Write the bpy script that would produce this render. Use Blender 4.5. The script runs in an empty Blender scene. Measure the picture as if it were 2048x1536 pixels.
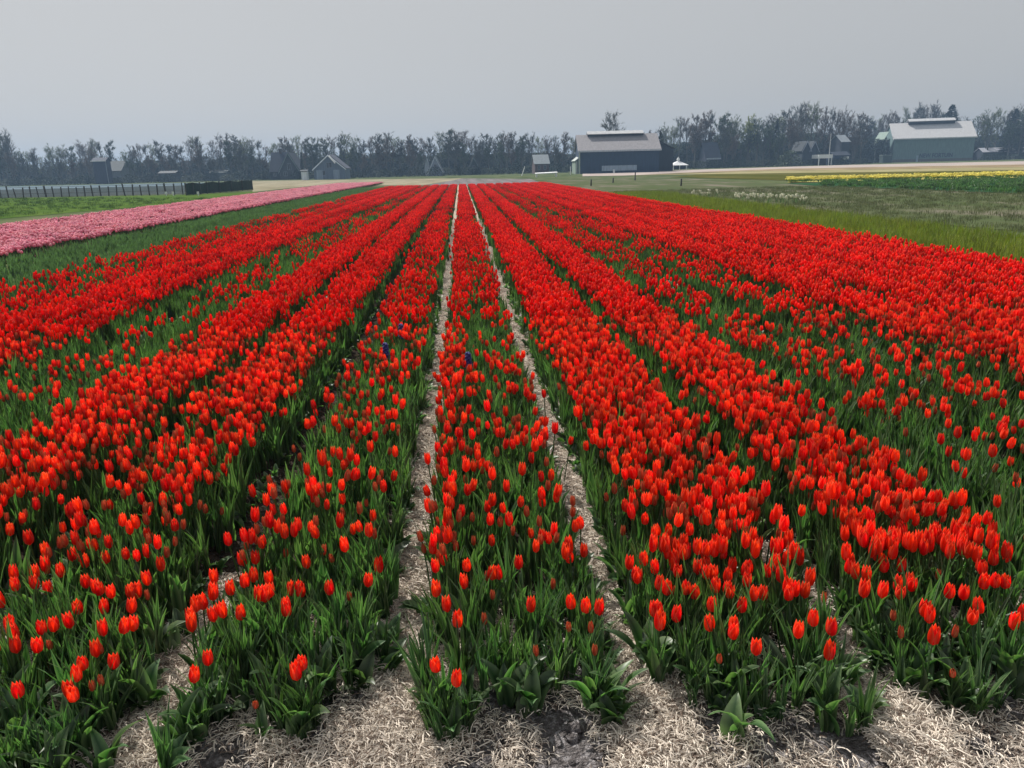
import bpy, math, random
import numpy as np
from mathutils import Matrix, Vector

R = math.radians
rng = np.random.default_rng(7)
random.seed(7)
scn = bpy.context.scene
COL = scn.collection

# ------------------------------------------------------------------ camera
CAM_H, FPX = 1.70, 1536.0                       # eye height, focal length in 2048-px units
v = np.array([921 - 1024.0, 768 - 336.0, -FPX]); v /= np.linalg.norm(v)
u = np.array([-0.025, 1.0, 0.0]); u[2] = -(u[0] * v[0] + u[1] * v[1]) / v[2]; u /= np.linalg.norm(u)
xa = np.cross(v, u)
RM = np.array([xa, v, u])                       # camera -> world
cam = bpy.data.objects.new('camera', bpy.data.cameras.new('camera'))
COL.objects.link(cam)
cam.matrix_world = Matrix([list(RM[0]) + [0], list(RM[1]) + [0], list(RM[2]) + [CAM_H], [0, 0, 0, 1]])
cam.data.sensor_width = 36; cam.data.lens = 27
cam.data.clip_start = 0.05; cam.data.clip_end = 6000
scn.camera = cam

# ------------------------------------------------------------------ light
SUN_EL, SUN_AZ = R(47), R(-30)                  # azimuth from +Y, negative = to the left
w = bpy.data.worlds.new('World'); scn.world = w; w.use_nodes = True
nt = w.node_tree; nt.nodes.clear()
sky = nt.nodes.new('ShaderNodeTexSky'); sky.sky_type = 'NISHITA'; sky.sun_disc = False
sky.sun_elevation = SUN_EL; sky.sun_rotation = SUN_AZ
sky.air_density = 1.0; sky.dust_density = 4.0; sky.ozone_density = 1.0; sky.altitude = 0
hs = nt.nodes.new('ShaderNodeHueSaturation'); hs.inputs['Saturation'].default_value = 0.30; hs.inputs['Value'].default_value = 3.75
gm = nt.nodes.new('ShaderNodeGamma'); gm.inputs[1].default_value = 0.20
bg = nt.nodes.new('ShaderNodeBackground'); bg.inputs[1].default_value = 0.15
wo = nt.nodes.new('ShaderNodeOutputWorld')
nt.links.new(sky.outputs[0], hs.inputs['Color']); nt.links.new(hs.outputs[0], gm.inputs[0])
tn = nt.nodes.new('ShaderNodeMix'); tn.data_type = 'RGBA'; tn.blend_type = 'MULTIPLY'; tn.inputs[0].default_value = 1; tn.inputs[7].default_value = (1.64, 1.66, 1.68, 1)
nt.links.new(gm.outputs[0], tn.inputs[6]); nt.links.new(tn.outputs[2], bg.inputs[0]); nt.links.new(bg.outputs[0], wo.inputs[0])
sun = bpy.data.objects.new('sun', bpy.data.lights.new('sun', 'SUN')); COL.objects.link(sun)
sun.data.energy = 5.0; sun.data.angle = R(0.6); sun.data.color = (1.0, 0.95, 0.88)
sd = Vector((math.sin(SUN_AZ) * math.cos(SUN_EL), math.cos(SUN_AZ) * math.cos(SUN_EL), math.sin(SUN_EL)))
sun.rotation_euler = sd.to_track_quat('Z', 'Y').to_euler(); sun.location = (0, 0, 50)
scn.view_settings.view_transform = 'Standard'; scn.view_settings.look = 'None'
scn.view_settings.gamma = 1; scn.view_settings.exposure = 0.2; scn.view_settings.use_curve_mapping = False
scn.render.engine = 'CYCLES'
scn.cycles.use_denoising = True
scn.cycles.max_bounces = 6; scn.cycles.transmission_bounces = 4; scn.cycles.volume_bounces = 0
scn.cycles.diffuse_bounces = 3; scn.cycles.glossy_bounces = 2
scn.cycles.transparent_max_bounces = 4
scn.cycles.volume_step_rate = 10

# ------------------------------------------------------------------ helpers
def P(px, py, z=0.0):
    """place seen at (px, py) of the photograph, at height z"""
    d = RM @ np.array([px - 1024.0, 768 - py, -FPX])
    t = (z - CAM_H) / d[2]
    return (d[0] * t, d[1] * t)

def proj(X, Y, Z):
    p = np.stack([np.asarray(X, float) + 0 * Z, np.asarray(Y, float) + 0 * Z, np.asarray(Z, float) - CAM_H + 0 * X])
    c = RM.T @ p.reshape(3, -1)
    return 1024 + FPX * c[0] / -c[2], 768 - FPX * c[1] / -c[2]

def hor(px):                                    # horizon height in the photo
    return 336 - 0.025 * (px - 921)

def at(px, D, py=None):
    """X at distance D for column px, and the height that reaches row py"""
    d = RM @ np.array([px - 1024.0, 768 - (py if py is not None else hor(px)), -FPX])
    t = D / d[1]
    return d[0] * t, CAM_H + d[2] * t

def link(o, parent=None):
    COL.objects.link(o)
    if parent is not None: o.parent = parent
    return o

def tag(o, label=None, cat=None, group=None, kind=None):
    if label: o['label'] = label
    if cat: o['category'] = cat
    if group: o['group'] = group
    if kind: o['kind'] = kind
    return o

def empty(name, loc, label, cat, group=None, rz=0.0):
    o = bpy.data.objects.new(name, None); o.empty_display_size = 0.1
    o.location = loc; o.rotation_euler = (0, 0, rz)
    link(o); return tag(o, label, cat, group)

class MB:
    def __init__(s): s.v, s.f, s.t, s.m = [], [], [], []
    def add(s, vs, fs, tint=0.0, mi=0):
        n = len(s.v); s.v += [tuple(p) for p in vs]
        s.t += list(tint) if hasattr(tint, '__len__') else [tint] * len(vs)
        s.f += [tuple(i + n for i in f) for f in fs]; s.m += [mi] * len(fs)
    def box(s, x0, x1, y0, y1, z0, z1, mi=0):
        s.add([(x0, y0, z0), (x1, y0, z0), (x1, y1, z0), (x0, y1, z0), (x0, y0, z1), (x1, y0, z1), (x1, y1, z1), (x0, y1, z1)],
              [(0, 3, 2, 1), (4, 5, 6, 7), (0, 1, 5, 4), (1, 2, 6, 5), (2, 3, 7, 6), (3, 0, 4, 7)], mi=mi)
    def slab(s, quad, th, mi=0):
        """thick plate on four corners (counter-clockwise seen from outside)"""
        q = [Vector(p) for p in quad]; n = (q[1] - q[0]).cross(q[3] - q[0]).normalized() * th
        s.add(q + [p - n for p in q], [(0, 1, 2, 3), (7, 6, 5, 4), (0, 4, 5, 1), (1, 5, 6, 2), (2, 6, 7, 3), (3, 7, 4, 0)], mi=mi)
    def tube(s, pts, rad, n=5, mi=0, tint=0.0):
        pts = [Vector(p) for p in pts]; vs = []; fs = []
        for i, p in enumerate(pts):
            d = (pts[min(i + 1, len(pts) - 1)] - pts[max(i - 1, 0)]).normalized()
            a = d.cross(Vector((0.31, 0.95, 0.05))).normalized(); b = d.cross(a)
            for k in range(n):
                q = 2 * math.pi * k / n
                vs.append(p + (a * math.cos(q) + b * math.sin(q)) * rad[i])
        for i in range(len(pts) - 1):
            for k in range(n):
                fs.append((i * n + k, i * n + (k + 1) % n, (i + 1) * n + (k + 1) % n, (i + 1) * n + k))
        s.add(vs, fs, tint, mi)
    def mesh(s, name, mats, smooth=False):
        me = bpy.data.meshes.new(name); me.from_pydata(s.v, [], s.f)
        for m in (mats if isinstance(mats, (list, tuple)) else [mats]): me.materials.append(m)
        me.polygons.foreach_set('material_index', s.m)
        if smooth: me.polygons.foreach_set('use_smooth', [True] * len(s.f))
        a = me.attributes.new('tint', 'FLOAT', 'POINT'); a.data.foreach_set('value', s.t)
        me.update(); return me
    def obj(s, name, mats, parent=None, smooth=False):
        return link(bpy.data.objects.new(name, s.mesh(name, mats, smooth)), parent)

def vnoise(x, y, sc, seed=0):
    x = np.asarray(x, float) * sc; y = np.asarray(y, float) * sc
    xi = np.floor(x).astype(np.int64); yi = np.floor(y).astype(np.int64); fx = x - xi; fy = y - yi
    fx = fx * fx * (3 - 2 * fx); fy = fy * fy * (3 - 2 * fy)
    def h(a, b):
        n = (a * 374761393 + b * 668265263 + seed * 974634777) & 0xffffffff
        n = ((n ^ (n >> 13)) * 1274126177) & 0xffffffff
        return ((n ^ (n >> 16)) & 0xffff) / 65535.0
    return (h(xi, yi) * (1 - fx) + h(xi + 1, yi) * fx) * (1 - fy) + (h(xi, yi + 1) * (1 - fx) + h(xi + 1, yi + 1) * fx) * fy

# ------------------------------------------------------------------ materials
def mat(name, c1, c2=None, scale=4.0, rough=0.85, bump=0.0, bscale=None, transl=0.0, tcol=None, rand=0.0, edge=None,
        stretch=None, spec=0.3, c3=None, hue=0.0):
    m = bpy.data.materials.new(name); m.use_nodes = True; n = m.node_tree; N = n.nodes; L = n.links
    b = N['Principled BSDF']; b.inputs['Roughness'].default_value = rough; b.inputs['Specular IOR Level'].default_value = spec
    col = None
    tc = N.new('ShaderNodeTexCoord'); mp = N.new('ShaderNodeMapping'); L.new(tc.outputs['Object'], mp.inputs[0])
    if stretch: mp.inputs['Scale'].default_value = stretch
    if c2:
        nz = N.new('ShaderNodeTexNoise'); nz.inputs['Scale'].default_value = scale; nz.inputs['Detail'].default_value = 5
        nz.inputs['Roughness'].default_value = 0.65
        L.new(mp.outputs[0], nz.inputs['Vector'])
        cr = N.new('ShaderNodeValToRGB'); e = cr.color_ramp.elements
        e[0].position = 0.36; e[0].color = (*c1, 1); e[1].position = 0.64; e[1].color = (*c2, 1)
        if c3: k = e.new(0.5); k.color = (*c3, 1)
        L.new(nz.outputs['Fac'], cr.inputs[0]); col = cr.outputs[0]
    else:
        rg = N.new('ShaderNodeRGB'); rg.outputs[0].default_value = (*c1, 1); col = rg.outputs[0]
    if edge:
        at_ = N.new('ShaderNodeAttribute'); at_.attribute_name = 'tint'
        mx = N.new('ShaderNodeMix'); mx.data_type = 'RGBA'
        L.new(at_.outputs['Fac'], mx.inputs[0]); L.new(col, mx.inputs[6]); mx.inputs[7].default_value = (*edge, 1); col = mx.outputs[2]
    if rand or hue:
        oi = N.new('ShaderNodeObjectInfo'); h = N.new('ShaderNodeHueSaturation')
        mr = N.new('ShaderNodeMapRange'); mr.inputs['To Min'].default_value = 1 - rand; mr.inputs['To Max'].default_value = 1 + rand
        L.new(oi.outputs['Random'], mr.inputs[0]); L.new(mr.outputs[0], h.inputs['Value']); L.new(col, h.inputs['Color'])
        if hue:
            m1 = N.new('ShaderNodeMath'); m1.operation = 'MULTIPLY'; m1.inputs[1].default_value = 7.31
            m2 = N.new('ShaderNodeMath'); m2.operation = 'FRACT'; L.new(oi.outputs['Random'], m1.inputs[0]); L.new(m1.outputs[0], m2.inputs[0])
            m3 = N.new('ShaderNodeMapRange'); m3.inputs['To Min'].default_value = 0.5 - hue; m3.inputs['To Max'].default_value = 0.5 + hue
            L.new(m2.outputs[0], m3.inputs[0]); L.new(m3.outputs[0], h.inputs['Hue'])
        col = h.outputs[0]
    L.new(col, b.inputs['Base Color'])
    if bump:
        bn = N.new('ShaderNodeTexNoise'); bn.inputs['Scale'].default_value = bscale or scale * 3; bn.inputs['Detail'].default_value = 6
        L.new(mp.outputs[0], bn.inputs['Vector'])
        bp = N.new('ShaderNodeBump'); bp.inputs['Strength'].default_value = 1.0; bp.inputs['Distance'].default_value = bump
        L.new(bn.outputs['Fac'], bp.inputs['Height']); L.new(bp.outputs[0], b.inputs['Normal'])
    if transl:
        t = N.new('ShaderNodeBsdfTranslucent'); g = N.new('ShaderNodeMixShader'); g.inputs[0].default_value = transl
        if tcol:
            mu = N.new('ShaderNodeMix'); mu.data_type = 'RGBA'; mu.blend_type = 'MULTIPLY'; mu.inputs[0].default_value = 1
            L.new(col, mu.inputs[6]); mu.inputs[7].default_value = (*tcol, 1); L.new(mu.outputs[2], t.inputs[0])
        else: L.new(col, t.inputs[0])
        L.new(b.outputs[0], g.inputs[1]); L.new(t.outputs[0], g.inputs[2])
        L.new(g.outputs[0], N['Material Output'].inputs['Surface'])
    return m

M = {}
M['petal'] = mat('petal_red', (0.82, 0.018, 0.004), rough=0.5, transl=0.45, tcol=(1.15, 1.4, 1.0), rand=0.27, hue=0.004, edge=(0.95, 0.20, 0.11), spec=0.12)  # edge tint puts the backlit rim, and some fading, into the petal colour
M['bud'] = mat('petal_bud', (0.50, 0.05, 0.02), rough=0.5, transl=0.3, rand=0.25, edge=(0.6, 0.3, 0.12))
M['pinkp'] = mat('petal_pink', (0.84, 0.31, 0.40), rough=0.55, transl=0.35, rand=0.15, hue=0.012, edge=(0.95, 0.5, 0.5))
M['leaf'] = mat('leaf_green', (0.012, 0.043, 0.013), (0.026, 0.076, 0.020), scale=14, rough=0.42, transl=0.32, tcol=(1.3, 1.9, 0.7), rand=0.5, hue=0.02, edge=(0.17, 0.25, 0.12), spec=0.5)  # pale edge colour paints in the waxy highlights along the blades
M['stem'] = mat('stem_green', (0.05, 0.11, 0.03), rough=0.45, transl=0.15, rand=0.2)
M['straw'] = mat('straw', (0.86, 0.78, 0.68), rough=0.7, transl=0.15, rand=0.2, edge=(0.20, 0.15, 0.12))
M['soil'] = mat('soil', (0.11, 0.10, 0.10), (0.42, 0.40, 0.41), scale=48, rough=0.95, bump=0.035, bscale=110, c3=(0.17, 0.155, 0.155), spec=.1)
M['furrow'] = mat('shaded_furrow_soil', (0.02, 0.016, 0.013), (0.075, 0.06, 0.048), scale=30, rough=1, bump=.03, bscale=60, spec=0)  # bed soil, its colour darkened for the shade between the plants
M['strawsheet'] = mat('straw_mulch', (0.30, 0.24, 0.19), (0.80, 0.71, 0.60), scale=30, rough=0.9, bump=0.02, bscale=45, c3=(0.34, 0.27, 0.2))
M['grass'] = mat('grass_blade', (0.125, 0.18, 0.022), rough=0.55, transl=0.35, tcol=(1.2, 1.5, 0.6), rand=0.3, hue=0.02, edge=(0.20, 0.20, 0.05))

# ------------------------------------------------------------------ instanced ground cover
def scatter(name, sources, pts, rot, scl, idx, label, cat):
    me = bpy.data.meshes.new(name); me.from_pydata([tuple(p) for p in pts], [], [])
    a = me.attributes.new('rot', 'FLOAT_VECTOR', 'POINT'); a.data.foreach_set('vector', np.asarray(rot, np.float32).ravel())
    a = me.attributes.new('scl', 'FLOAT_VECTOR', 'POINT'); a.data.foreach_set('vector', np.asarray(scl, np.float32).ravel())
    a = me.attributes.new('idx', 'INT', 'POINT'); a.data.foreach_set('value', np.asarray(idx, np.int32))
    o = link(bpy.data.objects.new(name, me))
    tag(o, label, cat, kind='stuff')
    g = bpy.data.node_groups.new(name, 'GeometryNodeTree')
    g.interface.new_socket('Geometry', in_out='INPUT', socket_type='NodeSocketGeometry')
    g.interface.new_socket('Geometry', in_out='OUTPUT', socket_type='NodeSocketGeometry')
    gi = g.nodes.new('NodeGroupInput'); go = g.nodes.new('NodeGroupOutput')
    gti = g.nodes.new('GeometryNodeGeometryToInstance')
    for s_me in sources:
        so = bpy.data.objects.new(s_me.name, s_me); so['kind'] = 'stuff'
        oi = g.nodes.new('GeometryNodeObjectInfo'); oi.inputs['Object'].default_value = so; oi.inputs['As Instance'].default_value = False
        g.links.new(oi.outputs['Geometry'], gti.inputs[0]) if False else None
        one = g.nodes.new('GeometryNodeGeometryToInstance'); g.links.new(oi.outputs['Geometry'], one.inputs[0])
        jn = g.nodes.get('join') or g.nodes.new('GeometryNodeJoinGeometry'); jn.name = 'join'
        g.links.new(one.outputs[0], jn.inputs[0])
    iop = g.nodes.new('GeometryNodeInstanceOnPoints'); iop.inputs['Pick Instance'].default_value = True
    def attr(nm, typ):
        n = g.nodes.new('GeometryNodeInputNamedAttribute'); n.data_type = typ; n.inputs['Name'].default_value = nm; return n.outputs[0]
    er = g.nodes.new('FunctionNodeEulerToRotation')
    g.links.new(attr('rot', 'FLOAT_VECTOR'), er.inputs[0]); g.links.new(er.outputs[0], iop.inputs['Rotation'])
    g.links.new(attr('scl', 'FLOAT_VECTOR'), iop.inputs['Scale']); g.links.new(attr('idx', 'INT'), iop.inputs['Instance Index'])
    g.links.new(gi.outputs[0], iop.inputs['Points']); g.links.new(jn.outputs[0], iop.inputs['Instance'])
    g.links.new(iop.outputs[0], go.inputs[0])
    mod = o.modifiers.new('scatter', 'NODES'); mod.node_group = g
    return o

def rots(n, tilt=0.12):
    return np.stack([rng.normal(0, tilt, n), rng.normal(0, tilt, n), rng.uniform(0, 2 * math.pi, n)], 1)

def cull(X, Y, margin=1.3):
    """keep what the view, or a view a step aside, can hold"""
    px, py = proj(X, Y, np.full_like(X, 0.2))
    mpx = margin * FPX / np.maximum(Y * 0.96 + 0.4, 0.5)
    return (Y > 0.9) & (px > -mpx) & (px < 2048 + mpx)

def rand_pts(x0, x1, y0, y1, per):
    n = int((x1 - x0) * (y1 - y0) * per)
    X = rng.uniform(x0, x1, n); Y = rng.uniform(y0, y1, n)
    k = cull(X, Y); return X[k], Y[k]

# ------------------------------------------------------------------ plant meshes
def add_leaf(mb, base, az, L, W, lean, curl, seg=6, fold=0.35, tint0=0.0):
    """blade: starts upright, leans by `lean`, bends over by `curl`"""
    p = Vector(base); th = lean * 0.3; side = Vector((-math.sin(az), math.cos(az), 0)); vs = []; ts = []
    tw = random.uniform(-0.35, 0.35)
    for i in range(seg + 1):
        t = i / seg
        wd = W * 0.5 * (math.sin(math.pi * min(1, t * 0.93 + 0.07) ** 0.75) ** 0.8 if i < seg else 0.03)
        out = Vector((math.cos(az), math.sin(az), 0)); d = out * math.sin(th) + Vector((0, 0, 1)) * math.cos(th)
        nrm = out * math.cos(th) - Vector((0, 0, 1)) * math.sin(th)
        sd_ = (side * math.cos(tw * t * 2) + nrm * math.sin(tw * t * 2))
        wav = math.sin(t * 9 + az) * 0.12 * W
        vs += [p + sd_ * wd - nrm * (wd * fold) + nrm * wav * 0.3, p + nrm * 0.0, p - sd_ * wd - nrm * (wd * fold) - nrm * wav * 0.3]
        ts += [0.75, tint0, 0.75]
        p = p + d * (L / seg); th += (lean * 0.7 + curl * t * 1.6) / seg
    fs = []
    for i in range(seg):
        a = i * 3; fs += [(a, a + 1, a + 4, a + 3), (a + 1, a + 2, a + 5, a + 4)]
    mb.add(vs, fs, ts)

def petal(mb, c, H, Rr, az, half, outer, nu=4, nv=6, openness=0.0, tipz=1.0):
    vs = []; ts = []
    for j in range(nv + 1):
        t = j / nv
        r = Rr * (math.sin(math.pi * min(t * 1.0 + 0.03, 1) ** 0.62 * 0.80) ** 0.75) * outer
        r += Rr * openness * t * t
        if j == 0: r = Rr * 0.15
        wd = half * (0.62 + 0.5 * math.sin(math.pi * t ** 0.9)) * (1 if t < 0.6 else max(0.05, math.cos((t - 0.6) / 0.4 * math.pi / 2)) ** 0.55)
        z = H * t * tipz
        for i in range(nu + 1):
            s_ = i / nu * 2 - 1
            a = az + s_ * wd; rr = r * (1 - 0.10 * s_ * s_ * outer + 0.04 * (1 - abs(s_)))
            zz = z - H * 0.07 * s_ * s_ * t
            vs.append((c[0] + rr * math.cos(a), c[1] + rr * math.sin(a), c[2] + zz))
            ts.append(min(1, (abs(s_) ** 3) * 0.55 + (0.35 if j == nv else 0) + (0.25 if j == 0 else 0)))
    fs = []
    for j in range(nv):
        for i in range(nu):
            a = j * (nu + 1) + i; fs.append((a, a + 1, a + nu + 2, a + nu + 1))
    mb.add(vs, fs, ts)

def add_flower(mb, c, H=0.076, Rr=0.0245, op=0.0, which='all', a0=0.0):
    for k in range(3):
        if which in ('all', 'inner'): petal(mb, c, H * 0.97, Rr * 0.9, a0 + k * 2.094 + 1.047, 0.85, 1.0, openness=op * 0.7)
    for k in range(3):
        if which in ('all',) or which == k: petal(mb, c, H, Rr, a0 + k * 2.094, 0.92, 1.08, openness=op)

def low_flower(mb, c, H, Rr, n=6, a0=0.0, rings=((0.0, .25), (.25, .95), (.62, 1.0), (1.0, .5))):
    vs = []; ts = []
    for (t, r) in rings:
        for k in range(n):
            a = a0 + k * 2 * math.pi / n
            zj = (0.10 if (k % 2 and t == 1.0) else 0)
            vs.append((c[0] + Rr * r * math.cos(a), c[1] + Rr * r * math.sin(a), c[2] + H * (t - zj))); ts.append(0.3 if (t == 1.0 and k % 2) else 0.06 * (k % 2))
    fs = []
    for j in range(len(rings) - 1):
        for k in range(n): fs.append((j * n + k, j * n + (k + 1) % n, (j + 1) * n + (k + 1) % n, (j + 1) * n + k))
    fs.append(tuple((len(rings) - 1) * n + k for k in range(n)))
    mb.add(vs, fs, ts)

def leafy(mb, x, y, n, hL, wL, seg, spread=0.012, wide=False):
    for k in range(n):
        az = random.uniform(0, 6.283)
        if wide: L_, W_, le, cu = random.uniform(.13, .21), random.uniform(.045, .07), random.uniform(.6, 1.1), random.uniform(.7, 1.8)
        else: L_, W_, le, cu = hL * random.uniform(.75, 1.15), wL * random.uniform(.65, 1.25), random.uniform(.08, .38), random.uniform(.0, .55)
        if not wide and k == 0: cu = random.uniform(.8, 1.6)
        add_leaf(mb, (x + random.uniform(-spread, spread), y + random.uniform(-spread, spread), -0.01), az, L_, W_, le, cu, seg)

def stem_flower(mb, x, y, h, kind='near', bud=False, mats=None):
    lx, ly = random.uniform(-.02, .02), random.uniform(-.02, .02)
    n = 5 if kind == 'near' else 3
    pts = [(x + lx * t * t, y + ly * t * t, h * t) for t in ((0, .35, .7, 1) if kind == 'near' else (0.3, 1))]
    mb.tube(pts, [.0032] * len(pts), n, mi=1)
    c = (x + lx, y + ly, h - .002)
    if kind == 'near': add_flower(mb, c, random.uniform(.055, .069) if not bud else .050, random.uniform(.0122, .0150) if not bud else .0105, 0 if bud else random.choice([0, 0, .05, .1, .2, .38]), a0=random.uniform(0, 6))
    else: low_flower(mb, c, random.uniform(.052, .066), random.uniform(.0122, .0155), 6 if kind == 'mid' else 5, random.uniform(0, 6))

def src(name, fn, mats, smooth=True):
    mb = MB(); fn(mb); return mb.mesh(name, mats, smooth)

RED = [M['petal'], M['stem']]
near_fl = [src('near_tulip_%d' % i if False else 'tulip_bloom', lambda mb: stem_flower(mb, 0, 0, random.uniform(.25, .31)), RED) for i in range(8)]
near_bud = [src('tulip_bud', lambda mb: stem_flower(mb, 0, 0, random.uniform(.22, .28), bud=True), [M['bud'], M['stem']]) for i in range(3)]
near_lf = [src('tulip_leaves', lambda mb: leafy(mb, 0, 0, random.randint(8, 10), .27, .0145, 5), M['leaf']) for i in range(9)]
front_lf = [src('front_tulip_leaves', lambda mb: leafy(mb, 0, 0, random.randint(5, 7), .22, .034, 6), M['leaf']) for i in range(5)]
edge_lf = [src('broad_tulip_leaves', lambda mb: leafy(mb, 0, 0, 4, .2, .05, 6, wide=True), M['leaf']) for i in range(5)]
def midc(mb, n, rad, kind):
    for k in range(n):
        a, r = random.uniform(0, 6.283), rad * math.sqrt(random.random()); stem_flower(mb, r * math.cos(a), r * math.sin(a), random.uniform(.23, .33), kind)
def lfc(mb, n, rad, per, w_, seg):
    for k in range(n):
        a, r = random.uniform(0, 6.283), rad * math.sqrt(random.random()); leafy(mb, r * math.cos(a), r * math.sin(a), per, .25, w_, seg)
mid_fl = [src('tulip_bloom_clump', lambda mb: midc(mb, 3, .07, 'mid'), RED) for i in range(8)]
far_fl = [src('tulip_bloom_patch', lambda mb: midc(mb, 10, .19, 'far'), RED) for i in range(8)]
mid_lf = [src('tulip_leaf_clump', lambda mb: lfc(mb, 4, .09, 5, .018, 3), M['leaf']) for i in range(7)]
far_lf = [src('tulip_leaf_patch', lambda mb: lfc(mb, 10, .2, 4, .026, 3), M['leaf']) for i in range(6)]

# ------------------------------------------------------------------ bed layout (rows run along +Y)
PITCH = 0.76
GAPS = [-0.26 + PITCH * k for k in range(-8, 11)]
def gapdist(X):
    d = np.full_like(X, 9.0)
    for i, g in enumerate(GAPS):
        wd = 0.066 if (abs(g + .26) < .01 or abs(g - .5) < .01) else 0.09 if abs(g + 1.02) < .01 else 0.065
        d = np.minimum(d, np.abs(X - g) - wd)
    return d
BANDS = [(-6.45, -5.0, .36), (-5.0, -3.72, 1.0), (-3.72, -2.5, .20), (-2.5, -1.72, .88), (-1.72, -1.0, .72), (-1.0, -.26, .30), (-.26, .5, .30),
         (.5, 1.26, 1.0), (1.26, 2.02, .95), (2.02, 2.78, .34), (2.78, 3.5, .36), (3.5, 7.3, 1.05)]
def density(X, Y):
    d = np.zeros_like(X)
    wob = (vnoise(X * 0 + 1, Y, .35, 5) - .5) * .12
    for a, b, q in BANDS: d = np.where((X + wob >= a) & (X + wob < b), q, d)
    cl = vnoise(X, Y, 3.2, 1); big = vnoise(X, Y, .35, 2)
    thin = d < .7
    d = np.where(thin, d * .80 * (0.25 + 2.6 * np.clip(cl - .28, 0, 1)) * (.75 + .5 * big), d * (.72 + .45 * np.clip(cl, 0, 1)))
    d = np.where(thin & (X > -1.8) & (X < 1), d * (.85 + np.clip((Y - 5) / 14, 0, 1) * 1.2), np.where(thin, d * (.75 + np.clip((Y - 24) / 20, 0, 1) * .6), d))
    d = np.where((np.abs(X + .12) < .07), np.maximum(d, .55), d)          # dense line along the left track
    d = np.where((X > 3.5) & (vnoise(X, Y, 1.6, 9) > .80), d * .45, d)      # green spots in the dense right block
    d = np.where((X < -1.0) & (X > -1.72) & (Y < 4.5), d * .65, d)
    d = d * np.where(gapdist(X) < .005, .04, 1)
    for g in GAPS:                                                # the side of each bed that faces the paths carries leaves only
        out = (X - g) * (1 if g > .1 else -1)
        wide = .15 if abs(g - .5) < .01 else .16 if (abs(g + 1.02) < .01 or abs(g - 1.26) < .01) else .13
        d = d * np.where((out > 0) & (out < wide), .12 if -2.6 < g < 2.1 else .45, 1)
    return d
Y_END = 69.0

# front edge of the beds, from the photograph's first plants
FR = [(-200, 1600), (0, 1580), (150, 1545), (230, 1500), (270, 1400), (330, 1430), (370, 1520), (440, 1470), (490, 1400), (560, 1440), (600, 1470), (650, 1440), (700, 1390), (760, 1330),
      (845, 1380), (870, 1450), (930, 1440), (960, 1390), (1000, 1400), (1060, 1410), (1110, 1370), (1150, 1390), (1190, 1430), (1240, 1400), (1290, 1350), (1380, 1400), (1450, 1440),
      (1520, 1400), (1580, 1390), (1640, 1460), (1690, 1430), (1740, 1330), (1800, 1380), (1860, 1390), (1910, 1420), (1960, 1370), (2048, 1390), (2250, 1400)]
frw = [P(a, b) for a, b in FR]
def front(X): return np.interp(X, [p[0] for p in frw], [p[1] for p in frw]) - .13

def soil_z(X, Y):
    d = gapdist(np.asarray(X, float))
    ridge = np.clip(d / .10, 0, 1) * .03 * np.clip((Y - 1.9) / .3, 0, 1)
    z = .012 + ridge + .016 * (vnoise(X, Y, 9, 3) - .3) + .010 * (vnoise(X, Y, 28, 4) - .3)
    big = np.clip(vnoise(X, Y, 5, 8) - .55, 0, 1) * .05 * np.clip((2.3 - Y) / .3, 0, 1)
    fade = np.clip((6.0 - Y) / 1.0, 0, 1) * np.clip((Y - .5) / .3, 0, 1) * np.clip((4.9 - np.abs(X)) / .5, 0, 1)
    return .006 + (z + big) * fade

# ------------------------------------------------------------------ setting: ground and fields
def sheet(name, poly, z, m, label=None, cat=None, kind='structure'):
    mb = MB(); mb.add([(x, y, z) for x, y in poly], [tuple(range(len(poly)))])
    o = mb.obj(name, m); o['kind'] = kind
    if label: tag(o, label, cat)
    return o
def fm(name, c1, c2, scale, stretch=None, c3=None):
    return mat(name, c1, c2, scale=scale, rough=1.0, bump=0.03, stretch=stretch, c3=c3, spec=0.0)
g = fm('meadow', (0.055, 0.075, 0.035), (0.13, 0.14, 0.075), .35, (1, .35, 1), (0.085, 0.11, 0.05))
sheet('ground', [(-1300, -60), (1300, -60), (1300, 1450), (-1300, 1450)], 0.0, g)
sheet('field_soil', [(-6.7, .3), (7.5, .3), (7.5, Y_END + .6), (-6.7, Y_END + .6)], 0.004, M['furrow'])

# relief of the near soil
nx, ny = 300, 170
xs = np.linspace(-5, 5, nx); ys = np.linspace(.5, 6, ny)
XX, YY = np.meshgrid(xs, ys); ZZ = soil_z(XX, YY)
me = bpy.data.meshes.new('near_soil')
me.from_pydata([(a, b, c) for a, b, c in zip(XX.ravel(), YY.ravel(), ZZ.ravel())], [],
               [(j * nx + i, j * nx + i + 1, (j + 1) * nx + i + 1, (j + 1) * nx + i) for j in range(ny - 1) for i in range(nx - 1)])
me.materials.append(M['soil']); me.materials.append(M['furrow']); me.polygons.foreach_set('use_smooth', [True] * len(me.polygons))
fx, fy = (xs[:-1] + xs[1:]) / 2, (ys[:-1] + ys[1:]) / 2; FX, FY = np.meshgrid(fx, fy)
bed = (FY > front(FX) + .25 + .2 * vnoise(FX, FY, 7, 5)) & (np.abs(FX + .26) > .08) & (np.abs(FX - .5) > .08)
me.polygons.foreach_set('material_index', bed.ravel().astype(np.int32))  # soil inside the beds takes the colour with shade painted in
o = link(bpy.data.objects.new('soil', me)); o['kind'] = 'structure'

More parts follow.
